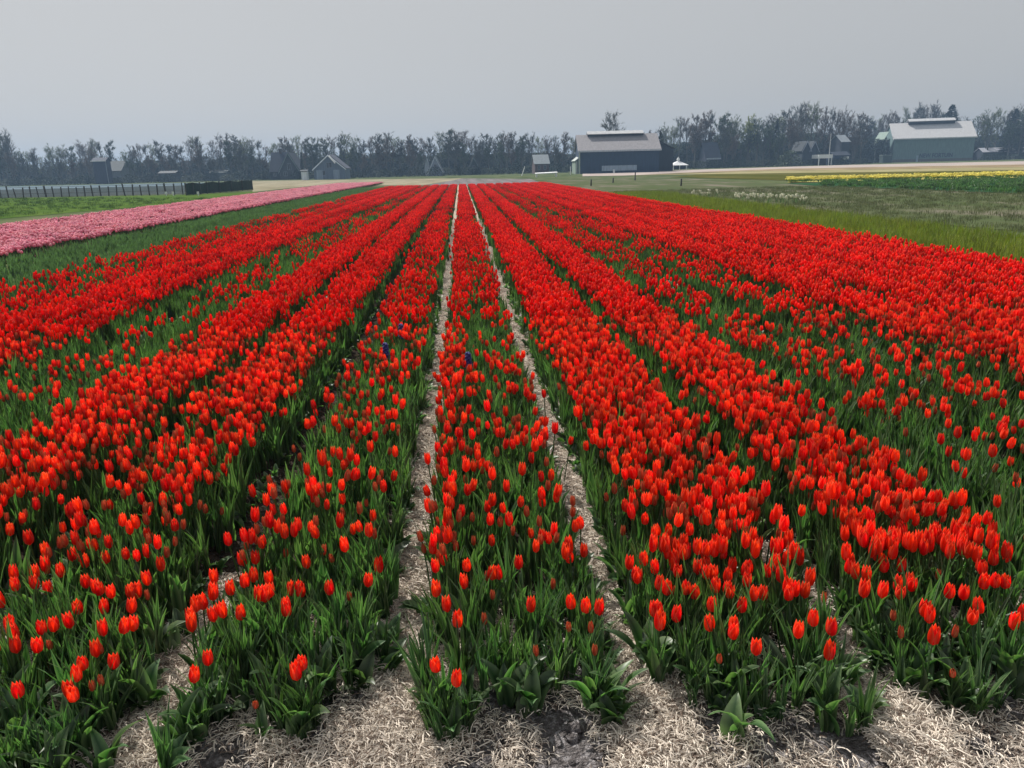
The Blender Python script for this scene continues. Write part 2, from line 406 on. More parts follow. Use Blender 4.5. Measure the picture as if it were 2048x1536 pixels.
for gx, hw in ((-.26, .075), (.5, .075)):
    sheet('straw_path', [(gx - hw, 5.6), (gx + hw, 5.6), (gx + hw, Y_END + 20), (gx - hw, Y_END + 20)], .010, M['strawsheet'])
for gx in GAPS[2:-1]:
    if abs(gx + .26) < .01 or abs(gx - .5) < .01: continue
    sheet('furrow', [(gx - .055, 5.6), (gx + .055, 5.6), (gx + .055, Y_END), (gx - .055, Y_END)], .010, M['furrow'])

# ---- straw lying on the ground
def strands(mb, n, rad, Lr=(.012, .046), wr=(.0007, .0019)):
    for k in range(n):
        a, r = random.uniform(0, 6.283), rad * math.sqrt(random.random()); az = random.uniform(0, 6.283)
        L_ = random.uniform(*Lr); w_ = random.uniform(*wr); bend = random.uniform(-.9, .9); z0 = random.uniform(0.0, .026); dz = random.uniform(-.5, .55)
        x, y = r * math.cos(a), r * math.sin(a); vs = []
        ns = 3
        for i in range(ns + 1):
            t = i / ns; q = az + bend * t
            z = z0 + L_ * dz * (t - .5) + .004 * math.sin(t * 3.1)
            sx, sy = -math.sin(q) * w_, math.cos(q) * w_
            vs += [(x + sx, y + sy, z), (x, y, z + w_ * 1.1), (x - sx, y - sy, z)]
            x += math.cos(q) * L_ / ns; y += math.sin(q) * L_ / ns
        fs = []
        for i in range(ns): b_ = i * 3; fs += [(b_, b_ + 1, b_ + 4, b_ + 3), (b_ + 1, b_ + 2, b_ + 5, b_ + 4)]
        mb.add(vs, fs, random.choice([0, 0, 0, .2, .4, .7, 1.0]))
tuft = [src('straw_tuft', lambda mb: strands(mb, 120, .075), M['straw'], False) for i in range(6)]
pts = []; 
def straw_at(X, Y):
    k = cull(X, Y, 1.0); X, Y = X[k], Y[k]
    pts.append(np.stack([X, Y, soil_z(X, Y) + .002], 1))
X = rng.uniform(-3.6, 4.2, 3000); Y = rng.uniform(1.0, 2.6, 3000)
k = (vnoise(X, Y, 3.0, 21) + rng.uniform(-.45, .45, 3000) > .72) | (rng.random(3000) < .38) | (gapdist(X) < 0); straw_at(X[k], Y[k])
for gx, hw in ((-.26, .07), (.5, .075)):
    X = rng.uniform(gx - hw, gx + hw, 1900); Y = 1.0 + 9 * rng.random(1900) ** 1.3; straw_at(X, Y)
    X = rng.uniform(gx - hw, gx + hw, 900); Y = rng.uniform(9, 26, 900); straw_at(X, Y)
for gx in (-2.54, -1.78, -1.02, 1.26, 2.02, 2.78):
    X = rng.uniform(gx - .06, gx + .06, 200); Y = 1.7 + 1.3 * rng.random(200) ** 1.4; straw_at(X, Y)
pts = np.concatenate(pts)
n = len(pts); s_ = rng.uniform(.8, 1.25, n)
scatter('straw', tuft, pts, rots(n, .1), np.stack([s_] * 3, 1), rng.integers(0, 6, n),
        'pale dry straw mulch lying on the bare soil and along the paths between tulip beds', 'straw')
# clods of grey soil on the headland
mb = MB()
for k in range(3200):
    x, y = rng.uniform(-3, 3.6), rng.uniform(1.2, 2.35); r = rng.uniform(.003, .013) * (1 if rng.random() < .93 else 2.2)
    z = float(soil_z(np.array([x]), np.array([y]))[0]); vs = []
    for j, (zz, rr) in enumerate(((-.3, .7), (.25, 1.0), (.7, .55))):
        for i in range(6):
            a = i * 1.047 + j; q = r * rr * rng.uniform(.7, 1.25); vs.append((x + q * math.cos(a), y + q * math.sin(a), z + r * zz * rng.uniform(.8, 1.2)))
    fs = [(j * 6 + i, j * 6 + (i + 1) % 6, (j + 1) * 6 + (i + 1) % 6, (j + 1) * 6 + i) for j in range(2) for i in range(6)] + [tuple(range(12, 18))]
    mb.add(vs, fs)
o = mb.obj('soil_clods', M['soil'], smooth=True); tag(o, 'small grey clods of soil lying between the straw in front of the beds', 'soil', kind='stuff')

# ------------------------------------------------------------------ individual tulips (front rows, where the photograph shows them)
SEEN = """41,1381 135,1372 146,1355 155,1390 183,1370b 209,1365b 166,1323 188,1299 217,1323 212,1293b 253,1244 202,1255 224,1255 236,1254b 85,1255 104,1247 67,1289 104,1280b 38,1261 12,1290 26,1295
4,1246 152,1208 153,1235 192,1214 246,1211 101,1173 173,1161 193,1170 205,1168 217,1179 255,1182 267,1180 278,1182 296,1191b 306,1156 322,1128 378,1352 409,1317 379,1243 390,1211 401,1197 416,1182 388,1228
435,1232 453,1217 473,1222 454,1173 429,1150 510,1117 478,1118 483,1164 507,1153 508,1180 538,1156 539,1182 517,1191 570,1208 580,1182 516,1406b 600,1318 598,1348 571,1222 588,1176 598,1170 655,1178 670,1173b
724,1156 748,1129 698,1191b 623,1118 875,1170 878,1132 890,1115 896,1205 907,1235 935,1161 934,1126 980,1147 972,1150b 1011,1144 988,1191b 1054,1213 980,1239b 1038,1123 874,1327 898,1358 1079,1302b
1107,1167b 1152,1200 1171,1208 1192,1208 1183,1252b 1190,1302b 1145,1249b 1139,1106 1305,1223 1319,1217 1340,1226 1316,1241 1308,1167 1328,1176 1349,1182b 1368,1173 1394,1182 1422,1200 1420,1170 1428,1252 1460,1258
1475,1246 1473,1208 1442,1314b 1517,1296 1510,1185 1524,1185 1580,1182 1596,1253 1625,1239 1670,1262 1652,1299 1648,1196b 1594,1174 1608,1177 1616,1154 1728,1174 1755,1182 1789,1165 1798,1185 1823,1165 1834,1158
1801,1228b 1843,1208 1856,1228 1865,1267 1901,1259b 1815,1267b 1906,1344b 1901,1179 1926,1182 1945,1228 1984,1213 2026,1233 2045,1228 1872,1142b 1960,1154 1999,1162 2022,1165 1960,1130 1975,1140
1256,1130 1275,1150 1284,1150 1312,1135 1345,1130 1355,1133 1360,1120 1390,1130 1410,1125 1430,1140 1452,1150 1466,1130 1480,1145 1492,1160 1500,1135 1535,1140 1550,1130 1565,1152 1573,1170 1290,1118 1445,1175 1462,1182 1412,1148
1690,1130 1715,1140 1765,1130 1779,1125 1800,1128 1700,1118 1745,1150 60,1140 75,1165 88,1125 40,1162 20,1150 10,1195 115,1140 95,1100 140,1110 165,1120 210,1110 290,1105"""
spec = []
for t in SEEN.split():
    b = t.endswith('b'); a, c = t.rstrip('b').split(','); spec.append((float(a), float(c), b))

# random blooms behind them
X, Y = rand_pts(-6.5, 7.4, 2.0, 7.0, 600)
k = rng.random(len(X)) < density(X, Y)
X, Y = X[k], Y[k]
px, py = proj(X, Y, np.full_like(X, .31))
k = py < 1112; X, Y = X[k], Y[k]
Xn, Yn = X, Y

def bloom_obj(kind):
    """one tulip with its own stem, leaves, flower and petals"""
    bud = kind == 'bud'
    h = random.uniform(.24, .285) if not bud else random.uniform(.22, .26)
    parts = []
    mb = MB(); mb.tube([(0, 0, -.01), (.002, .001, h * .4), (.004, -.002, h * .75), (.003, 0, h)], [.0042, .004, .0034, .0034], 6)
    parts.append(('stem', mb.mesh('stem', M['stem'], True), ()))
    for k in range(3):
        mb = MB(); az = k * 2.1 + random.uniform(-.4, .4)
        add_leaf(mb, (0, 0, -.01), az, random.uniform(.17, .26), random.uniform(.030, .050), random.uniform(.15, .7), random.uniform(.2, 1.3), 8)
        parts.append(('leaf', mb.mesh('leaf', M['leaf'], True), ()))
    pm = M['bud'] if bud else M['petal']
    H_, R_, op = (.058, .0105, 0) if bud else (random.uniform(.070, .084), random.uniform(.0165, .0190), random.choice([0, .04, .2, 0]))
    a0 = random.uniform(0, 6); c = (.003, 0, h - .002)
    mb = MB(); add_flower(mb, c, H_, R_, op, 'inner', a0); inner = mb.mesh('flower', pm, True)
    pets = []
    for q in range(3):
        mb = MB(); add_flower(mb, c, H_, R_, op, q, a0); pets.append(mb.mesh('petal', pm, True))
    parts.append(('flower', inner, pets))
    return parts, h + H_ * .5
protos = {'bloom': [bloom_obj('bloom') for i in range(10)], 'bud': [bloom_obj('bud') for i in range(4)]}
def put_tulip(X, Y, kind, label, group, petals=True, pr=None, fit=None):
    parts, hc = pr or random.choice(protos[kind])
    z = float(soil_z(np.array([X]), np.array([Y]))[0])
    s = (fit - z) / hc if fit else random.uniform(.88, 1.1)
    wxy = max(s, .85) if (fit and Y < 2.6) else .84
    e = empty('tulip', (X, Y, z), label, 'tulip', group, random.uniform(0, 6.28))
    e.scale = (wxy, wxy, s if wxy > .84 else min(s, .95))
    e.rotation_euler = (random.gauss(0, .05), random.gauss(0, .05), random.uniform(0, 6.28))
    for nm, me_, ch in parts:
        o = link(bpy.data.objects.new(nm, me_), e)
        for c in ch: link(bpy.data.objects.new('petal', c), o)
    return e
UNIQ = {(41, 1381): 'open red tulip alone at the far left of the front row, over broad leaves',
 (378, 1352): 'lowest red tulip on the left edge of the second bed, beside the dark gap',
 (409, 1317): 'red tulip just above and right of the lowest one beside the dark left gap',
 (516, 1406): 'small closed orange bud on a short bare stem standing alone in the straw',
 (600, 1318): 'upper of two red tulips stacked one over the other in front of the second bed',
 (598, 1348): 'lower of two red tulips stacked one over the other in front of the second bed',
 (874, 1327): 'red tulip hugging the right edge of the left straw path, upper of the front pair',
 (898, 1358): 'lowest red tulip in the middle bed, right of the left straw path',
 (907, 1235): 'red tulip leaning in the middle bed, above the front pair',
 (1079, 1302): 'thin closed red bud low in the middle of the middle bed',
 (1190, 1302): 'small narrow red bud on the left edge of the right straw path, front plant',
 (1054, 1213): 'single small red tulip alone in the centre of the middle bed',
 (1442, 1314): 'small closed bud left of the lone tall tulip in front of the dense bed',
 (1517, 1296): 'lone tall red tulip on a bare upright stem in front of the dense bed',
 (1652, 1299): 'red tulip lowest at the right front corner of the dense bed',
 (1670, 1262): 'red tulip leaning over the straw gap at the right corner of the dense bed',
 (1865, 1267): 'pinkish red half closed tulip at the front of the bed at far right',
 (1906, 1344): 'withered dark red bud lowest on the front plant at far right',
 (135, 1372): 'largest red tulip of the low cluster at the left front corner',
 (655, 1178): 'red tulip with pale petal rims in the bed left of the left straw path',
}
BEDS = [(-9, 'far left bed'), (-1.78, 'second bed from the left'), (-1.02, 'bed by the left straw path'), (-.26, 'bed between the straw paths'),
        (.5, 'dense bed by the right straw path'), (1.26, 'second dense bed on the right'), (2.02, 'bed at the right edge')]
def cell(X, Y):
    i = max(k for k in range(len(BEDS)) if X >= BEDS[k][0]); x0 = max(BEDS[i][0], -2.6); q = (X - x0) / .76
    side = ('left edge', 'left half', 'middle', 'right half', 'right edge')[min(4, max(0, int(q * 5)))]
    dep = ('foremost row', 'second row', 'third row', 'fourth row', 'fifth row', 'sixth row', 'farther back')[int(np.searchsorted([2.2, 2.38, 2.56, 2.76, 2.98, 3.2], Y))]
    return '%s, %s of the %s' % (dep, side, BEDS[i][1])
def put_cell(X, Y, kind, fit=None):
    c = cell(X, Y); pr = random.choice(protos[kind]); me_ = pr[0][-1][1]
    w_ = max(v_.co.x for v_ in me_.vertices) - min(v_.co.x for v_ in me_.vertices)
    adj = 'closed bud' if kind == 'bud' else 'wide open red tulip' if w_ > .040 else 'plump red tulip' if w_ > .0355 else 'slender red tulip'
    put_tulip(X, Y, kind, adj + ', ' + c, adj + 's, ' + c, pr=pr, fit=fit)
for a, b, bud in spec:
    zc = .285 if not bud else .255
    if b > 1300: zc -= .03
    if (a, b) in ((516, 1406), (1906, 1344)): zc = .17
    X, Y = P(a, b, zc)
    lab = UNIQ.get((int(a), int(b)))
    if lab: put_tulip(X, Y, 'bud' if bud else 'bloom', lab, 'front row tulips', fit=zc)
    else: put_cell(X, Y, 'bud' if bud else 'bloom', zc)
n_more = 300 - len(spec)
order = np.argsort(Yn)
for i in order[:n_more]: put_cell(Xn[i], Yn[i], 'bloom')
Xn, Yn = Xn[order[n_more:]], Yn[order[n_more:]]

# leafy plants without flowers along the front
LP = [(60, 1515, 5), (165, 1535, 5), (110, 1540, 4), (365, 1525, 6), (400, 1500, 5), (600, 1490, 6), (655, 1410, 4), (560, 1440, 4), (880, 1465, 6), (935, 1460, 5), (1015, 1430, 5), (1060, 1440, 5),
      (1185, 1445, 6), (1225, 1430, 5), (1400, 1410, 5), (1460, 1440, 5), (1470, 1500, 3), (1555, 1400, 5), (1655, 1475, 6), (1620, 1420, 5), (1830, 1400, 6), (1905, 1435, 5), (2010, 1395, 6), (1290, 1350, 5), (725, 1370, 5), (300, 1430, 4), (200, 1480, 6), (20, 1480, 5)]
LP += [(40, 1580, 6), (125, 1590, 6), (215, 1570, 5), (-60, 1530, 6), (2090, 1440, 6)]
LPL = ['leafy plant, %s']
def where(px):
    for lim, s in ((-10, 'cut by the left edge of the view'), (40, 'at the far left bottom corner'), (85, 'second from the left bottom corner'), (130, 'low plant near the left bottom corner'), (180, 'third big plant from the left corner'), (250, 'left of the dark gap at bottom left'),
        (330, 'on the edge of the dark gap at bottom left'), (380, 'under the lowest tulip of the second bed'), (500, 'right of the lowest tulip of the second bed'), (580, 'behind the clump under the stacked tulips'), (620, 'forming the clump under the two stacked tulips'),
        (700, 'with a wide leaf right of the stacked tulips'), (800, 'shading the left side of the left straw path'), (900, 'at the front corner of the middle bed'), (970, 'right of the front corner plant of the middle bed'), (1040, 'left one in the middle of the middle bed front'),
        (1100, 'right one in the middle of the middle bed front'), (1200, 'at the right front corner of the middle bed'), (1260, 'touching the right straw path from the left'), (1350, 'on the right edge of the right straw path'), (1430, 'at the left front of the dense bed'),
        (1465, 'behind the big drooping leaf'), (1480, 'with one big leaf drooping onto the soil'), (1580, 'in the middle of the dense bed front'), (1640, 'left of the right corner plant of the dense bed'), (1700, 'at the right front corner of the dense bed'),
        (1860, 'with a broad upright leaf right of the straw gap'), (1950, 'at the front of the bed at far right'), (2100, 'dark one at the right edge of the view')):
        if px <= lim: return s
for a, b, nl in LP:
    X, Y = P(a, b)
    e = empty('tulip_plant', (X, Y, float(soil_z(np.array([X]), np.array([Y]))[0])), LPL[0] % where(a), 'tulip plant', 'flowerless plants along the front edge', random.uniform(0, 6))
    for k in range(nl + 2):
        mb = MB()
        if a == 1470 and k == 0: add_leaf(mb, (0, 0, 0), -1.3 - e.rotation_euler[2], .23, .062, 1.3, .9, 10)
        else: add_leaf(mb, (random.uniform(-.02, .02), random.uniform(-.02, .02), -.01), k * 6.283 / (nl + 2) + random.uniform(-.4, .4), random.uniform(.13, .23), random.uniform(.035, .068), random.uniform(.2, 1.0), random.uniform(.3, 1.7), 9)
        mb.obj('leaf', M['leaf'], e, True)

# ------------------------------------------------------------------ mass of tulips and leaves
# near blooms
nb = len(Xn); isb = rng.random(nb) < .10
idx = np.where(isb, rng.integers(8, 11, nb), rng.integers(0, 8, nb))
P_ = np.stack([Xn, Yn, soil_z(Xn, Yn) - .005], 1); s_ = rng.normal(1, .09, nb)
scatter('red_tulips_near', near_fl + near_bud, P_, rots(nb, .09), np.stack([s_] * 3, 1), idx, 'red tulips in flower filling the nearer beds behind the front rows', 'tulips')
# near leaves
X, Y = rand_pts(-6.6, 7.4, 1.8, 7.0, 210)
k = (gapdist(X) > np.where(Y < 3.2, .014, .02)) & (Y > front(X)); X, Y = X[k], Y[k]
P_ = np.stack([X, Y, soil_z(X, Y) - .005], 1); n = len(X); s_ = rng.normal(1.0, .12, n)
fidx = np.where(Y - front(X) < .25 + .5 * rng.random(n), rng.integers(9, 14, n), rng.integers(0, 9, n))
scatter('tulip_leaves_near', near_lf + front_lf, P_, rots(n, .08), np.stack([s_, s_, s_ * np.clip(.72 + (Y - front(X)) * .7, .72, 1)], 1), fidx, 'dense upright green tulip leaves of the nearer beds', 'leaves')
# broad leaves spilling over the bed edges
X, Y = rand_pts(-5, 5.5, 1.7, 11.0, 260)
gd = gapdist(X); fr = Y - front(X); k = (fr > 0) & (((gd > np.where(Y < 3, -.01, 0.0)) & (gd < .05)) | ((gd > 0) & (fr < .35) & (rng.random(len(X)) < .35))); X, Y = X[k], Y[k]
P_ = np.stack([X, Y, soil_z(X, Y) - .005], 1); n = len(X); s_ = rng.uniform(.45, .8, n) * np.where(Y < 3.2, 1.2, 1)
scatter('broad_leaves', edge_lf, P_, rots(n, .08), np.stack([s_] * 3, 1), rng.integers(0, 5, n), 'broad curled tulip leaves spilling over the bed edges', 'leaves')
# mid blooms / leaves
X, Y = rand_pts(-6.5, 7.4, 7.0, 21.0, 215)
k = (rng.random(len(X)) < density(X, Y)) & (gapdist(X) > .045); X, Y = X[k], Y[k]; n = len(X)
scatter('red_tulips_middle', mid_fl, np.stack([X, Y, X * 0 + .02], 1), rots(n, .04), np.stack([rng.normal(1, .07, n)] * 3, 1), rng.integers(0, 8, n), 'red tulips in flower in the middle distance of the long beds', 'tulips')
X, Y = rand_pts(-6.6, 7.4, 7.0, 21.0, 60)
k = gapdist(X) > .055; X, Y = X[k], Y[k]; n = len(X)
scatter('tulip_leaves_middle', mid_lf, np.stack([X, Y, X * 0 + .01], 1), rots(n, .05), np.stack([rng.normal(1, .1, n)] * 3, 1), rng.integers(0, 7, n), 'green tulip leaves in the middle distance of the long beds', 'leaves')
# far
X, Y = rand_pts(-6.4, 7.3, 21.0, Y_END, 30)
k = (rng.random(len(X)) < np.clip(density(X, Y) * 1.15, 0, 1)) & (gapdist(X) > -.02); X, Y = X[k], Y[k]; n = len(X)
for g_ in GAPS:                                                   # keep the patches off the paths
    wd = .24 if (abs(g_ + .26) < .01 or abs(g_ - .5) < .01) else .215
    X = np.where(np.abs(X - g_) < wd, g_ + np.sign(X - g_) * wd, X)
scatter('red_tulips_far', far_fl, np.stack([X, Y, X * 0 + .02], 1), rots(n, .03), np.stack([np.full(n, .8), np.full(n, .95), np.full(n, 1.)], 1), rng.integers(0, 8, n), 'red tulips in flower at the far end of the long beds', 'tulips')
X, Y = rand_pts(-6.5, 7.4, 21.0, Y_END, 10); k = gapdist(X) > .13; X, Y = X[k], Y[k]; n = len(X)
scatter('tulip_leaves_far', far_lf, np.stack([X, Y, X * 0], 1), rots(n, .03), np.stack([np.full(n, .8), np.full(n, 1.), np.full(n, 1.)], 1), rng.integers(0, 6, n), 'green tulip leaves at the far end of the long beds', 'leaves')

# ---- green bed (not in flower) and pink bed at the left
M['leaf2'] = mat('leaf_green_cool', (0.11, 0.18, 0.075), rough=0.5, transl=0.3, tcol=(1.1, 1.4, .8), rand=0.3, edge=(0.10, 0.17, 0.08))
gl = [src('green_leaf_patch', lambda mb: lfc(mb, 6, .17, 4, .03, 3), M['leaf2']) for i in range(5)]
sheet('green_bed_soil', [(-9.7, 6), (-6.7, 6), (-6.7, 74), (-9.7, 74)], .006, fm('dark_green_soil', (0.05, 0.07, 0.03), (0.10, 0.12, 0.055), 3))
X, Y = rand_pts(-9.45, -6.75, 7, 74, 17); n = len(X)
scatter('green_bed', gl, np.stack([X, Y, X * 0], 1), rots(n, .05), np.stack([np.full(n, 1.), np.full(n, 1.), np.full(n, .85)], 1), rng.integers(0, 5, n), 'green leaves of a bed not in flower between the red and the pink tulips', 'leaves')
M['pink_soil'] = fm('pink_bed_soil', (0.05, 0.035, 0.03), (0.12, 0.06, 0.055), 4)
sheet('pink_bed_soil', [(-15.6, 8), (-9.5, 8), (-9.5, 101), (-15.6, 101)], .006, M['pink_soil'])
def pinkc(mb, n, rad):
    for k in range(n):
        a, r = random.uniform(0, 6.283), rad * math.sqrt(random.random()); x, y, h = r * math.cos(a), r * math.sin(a), random.uniform(.17, .26)
        mb.tube([(x, y, .02), (x, y, h)], [.005, .005], 3, mi=1); low_flower(mb, (x, y, h - .02), .07, .032, 5, random.uniform(0, 6))
        if k % 3 == 0: add_leaf(mb, (x, y, 0), a, .17, .03, .4, .4, 3); mb.m[-6:] = [2] * 6
pk = [src('pink_tulip_patch', lambda mb: pinkc(mb, 11, .2), [M['pinkp'], M['stem'], M['leaf2']]) for i in range(6)]
X, Y = rand_pts(-15.3, -9.75, 8, 60, 15); X2, Y2 = rand_pts(-15.3, -9.75, 60, 100, 11); X = np.concatenate([X, X2]); Y = np.concatenate([Y, Y2])
k = rng.random(len(X)) < .6 + .4 * (np.sin((X + 15.3) * 4.1) > -.6); X, Y = X[k], Y[k]; n = len(X)
scatter('pink_tulips', pk, np.stack([X, Y, X * 0], 1), rots(n, .03), np.stack([np.full(n, 1.)] * 3, 1), rng.integers(0, 6, n), 'band of pink tulips in flower beyond the green bed at the left', 'tulips')
sheet('brown_strip', [(-16.6, 12), (-15.6, 12), (-15.6, 100), (-16.6, 100)], .006, fm('brown_earth', (0.05, 0.03, 0.022), (0.10, 0.06, 0.04), 3))

# ---- grass verge right of the tulips, meadow left
def blades(mb, n, rad, L0, W0):
    for k in range(n):
        a, r = random.uniform(0, 6.283), rad * math.sqrt(random.random())
        add_leaf(mb, (r * math.cos(a), r * math.sin(a), 0), random.uniform(0, 6.28), L0 * random.uniform(.5, 1.2), W0, random.uniform(.1, .7), random.uniform(0, .9), 2, tint0=random.choice([0, 0, .3, .8]))
gt = [src('grass_tuft', lambda mb: blades(mb, 26, .16, .16, .009), M['grass']) for i in range(6)]
def grass_patch(name, x0, x1, y0, y1, per, zs, label, keep=None, gt=gt):
    X, Y = rand_pts(x0, x1, y0, y1, per)
    if keep is not None: k = keep(X, Y); X, Y = X[k], Y[k]
    n = len(X); s = rng.uniform(.7, 1.3, n)
    scatter(name, gt, np.stack([X, Y, X * 0 + .01], 1), rots(n, .05), np.stack([s * 1.3, s * 1.3, s * zs], 1), rng.integers(0, len(gt), n), label, 'grass')
sheet('grass_verge', [(7.5, 5), (11.2, 5), (10.4, 40), (9.3, 75), (7.5, 75)], .006, fm('olive_turf', (0.15, 0.17, 0.02), (0.24, 0.22, 0.04), .8, (1, .4, 1)))
gt2 = [src('short_grass_tuft', lambda mb: blades(mb, 26, .16, .16, .009), mat('meadow_blade', (0.12, 0.17, 0.06), rough=.7, transl=.25, rand=.3, edge=(.14, .14, .07))) for i in range(4)]
gt3 = [src('lawn_tuft', lambda mb: blades(mb, 26, .16, .16, .009), mat('lawn_blade', (0.04, 0.085, 0.018), rough=.7, transl=.25, rand=.25, edge=(.08, .14, .03))) for i in range(4)]
grass_patch('verge_grass', 7.4, 11.3, 6, 45, 24, 1.25, 'yellowish green grass on the verge right of the red tulips')
sheet('mown_grass', [P(2250, 480), P(1300, 402), P(1120, 376), P(1080, 362), P(1160, 356), P(1330, 354), P(1640, 372), P(2250, 396)], .010,
      fm('grey_green_turf', (0.075, 0.10, 0.045), (0.17, 0.155, 0.12), .6, (.5, .2, 1), (0.09, 0.105, 0.055)))
def in_mown(X, Y):
    px, py = proj(X, Y, X * 0); return (py < 400 + (px - 1300) * .095) & (py > 372 + (px - 1640) * .04)
grass_patch('meadow_grass', 9.5, 40, 14, 50, 5, .7, 'short grey green grass beyond the verge at the right', in_mown, gt2)
dg = P(2300, 398)
sheet('dark_green_field', [P(1640, 373), P(2300, 398), P(2300, 356), P(1575, 367.5)], .03, fm('dark_green_crop', (0.02, 0.06, 0.03), (0.04, 0.10, 0.045), 1.2, (1, .4, 1)))
fields = [('yellow_strip', [P(1575, 366), P(2300, 351.5), P(2300, 343.5), P(1580, 362)], .05, ((0.50, 0.45, 0.13), (0.68, 0.63, 0.27))),
 ('olive_strip', [P(1340, 354.5), P(1580, 361.5), P(2300, 343.5), P(2300, 338), P(1400, 349)], .03, ((0.06, 0.07, 0.012), (0.11, 0.10, 0.03))),
 ('pale_green_strip', [P(1250, 351.5), P(1400, 349), P(2300, 338), P(2300, 331), P(1500, 343)], .04, ((0.22, 0.20, 0.10), (0.33, 0.30, 0.17))),
 ('brown_field_strip', [P(1300, 348.5), P(1500, 343), P(2300, 331), P(2300, 325), P(1560, 338)], .05, ((0.17, 0.13, 0.075), (0.34, 0.27, 0.17))),
 ('pale_lilac_strip', [P(1165, 353), P(1250, 351.5), P(1560, 338), P(2300, 325), P(2300, 317), P(1700, 330), P(1165, 346.5)], .035, ((0.32, 0.27, 0.26), (0.44, 0.38, 0.34)))]
for nm, poly, z, (c1, c2) in fields:
    sheet(nm, poly, z, fm(nm, c1, c2, .25, (1, .3, 1)))
sheet('lawn', [P(-300, 462), P(0, 438), P(450, 399), P(520, 383), P(370, 390), P(0, 397), P(-300, 400)], .012, fm('bright_green_turf', (0.05, 0.10, 0.02), (0.09, 0.14, 0.03), .5))
def in_lawn(X, Y):
    px, py = proj(X, Y, X * 0); return (py < 437 - px * .084) & (py > 397)
grass_patch('lawn_grass', -60, -16.5, 20, 75, 1.6, .8, 'bright green grass of the lawn behind the pink tulips', in_lawn, gt3)
sheet('pale_green_field', [P(-300, 400), P(0, 396), P(370, 388), P(370, 371), P(-300, 384)], .010, fm('pale_crop', (0.035, 0.05, 0.05), (0.07, 0.08, 0.08), .15, (.3, 1, 1)))
sheet('pale_plastic_strip', [P(-300, 387), P(500, 368), P(500, 363.5), P(-300, 380)], .03, fm('bed_cover', (0.10, 0.15, 0.18), (0.16, 0.20, 0.23), .1))
sheet('straw_field', [P(505, 384), P(640, 370), P(840, 371.5), P(905, 361), P(925, 356.5), P(505, 362)], .012, fm('straw_field', (0.20, 0.18, 0.12), (0.32, 0.29, 0.21), .3, (1, .2, 1)))
sheet('lilac_field', [P(850, 371), P(1100, 371), P(1060, 358), P(925, 357), P(900, 362)], .016, fm('lilac_field', (0.13, 0.13, 0.12), (0.22, 0.19, 0.20), .3, (3, .1, 1)))

def crop(name, srcs, per, fn, zs, label, cat):
    X, Y = rand_pts(18, 80, 25, 80, per); px, py = proj(X, Y, X * 0); k = fn(px, py); X, Y = X[k], Y[k]; n = len(X)
    scatter(name, srcs, np.stack([X, Y, X * 0 + .05], 1), rots(n, .05), np.stack([np.full(n, 1.3), np.full(n, 1.3), rng.uniform(.6, 1.1, n) * zs], 1), rng.integers(0, len(srcs), n), label, cat)
crop('dark_green_crop', far_lf, 2.6, lambda a, b: (a > 1640) & (b < 373 + (a - 1640) * .0379) & (b > 366 - (a - 1575) * .0166), .8, 'rows of dark green leaves in the field below the yellow strip', 'leaves')
M['yellow'] = mat('yellow_petals', (0.80, 0.72, 0.16), rough=.6, transl=.35, rand=.2)
def yel(mb):
    for k in range(14):
        a, q = random.uniform(0, 6.283), .24 * math.sqrt(random.random()); low_flower(mb, (q * math.cos(a), q * math.sin(a), random.uniform(.22, .30)), .08, .04, 5, a)
        if k % 2: add_leaf(mb, (q * math.cos(a), q * math.sin(a), 0), a, .26, .03, .3, .3, 3); mb.m[-6:] = [1] * 6
crop('yellow_tulips', [src('yellow_tulip_patch', yel, [M['yellow'], M['leaf']]) for i in range(4)], 5, lambda a, b: (a > 1577) & (b < 366 - (a - 1575) * .02) & (b > 363 - (a - 1580) * .0235), 1.0, 'thin strip of yellow tulips in flower far off at the right', 'tulips')

# white and cream flowers standing in the grass
M['white'] = mat('cream_petals', (0.85, 0.84, 0.68), rough=0.6, transl=0.3)
for k in range(22):
    pxx = (1470 + k * 8.2 + random.uniform(-3, 3)) if k < 18 else 1385 + (k - 18) * 16
    pyy = (397 + (pxx - 1470) * .045 + random.uniform(-2, 2)) if k < 18 else 388 + random.uniform(-1, 1)
    x, y = P(pxx, pyy + 6)
    e = empty('flower_clump', (x, y, 0), 'clump of cream white flowers in the row standing in the grass at right' if k < 18 else 'small clump of pale flowers left of the cream flower row in the grass', 'flowers', 'cream flowers in the grass' if k < 18 else 'pale flowers left of the row')
    mf, ml = MB(), MB()
    for q in range(random.randint(4, 8)):
        a, r = random.uniform(0, 6.28), random.uniform(0, .10); h = random.uniform(.16, .32)
        low_flower(mf, (r * math.cos(a), r * math.sin(a), h), .09, .045, 6, a, rings=((0, .3), (.4, .6), (1, 1.0)))
        add_leaf(ml, (r * math.cos(a), r * math.sin(a), 0), a, h, .02, .2, .2, 3)
    mf.obj('flower', M['white'], e, True); ml.obj('leaf', M['leaf2'], e, True)
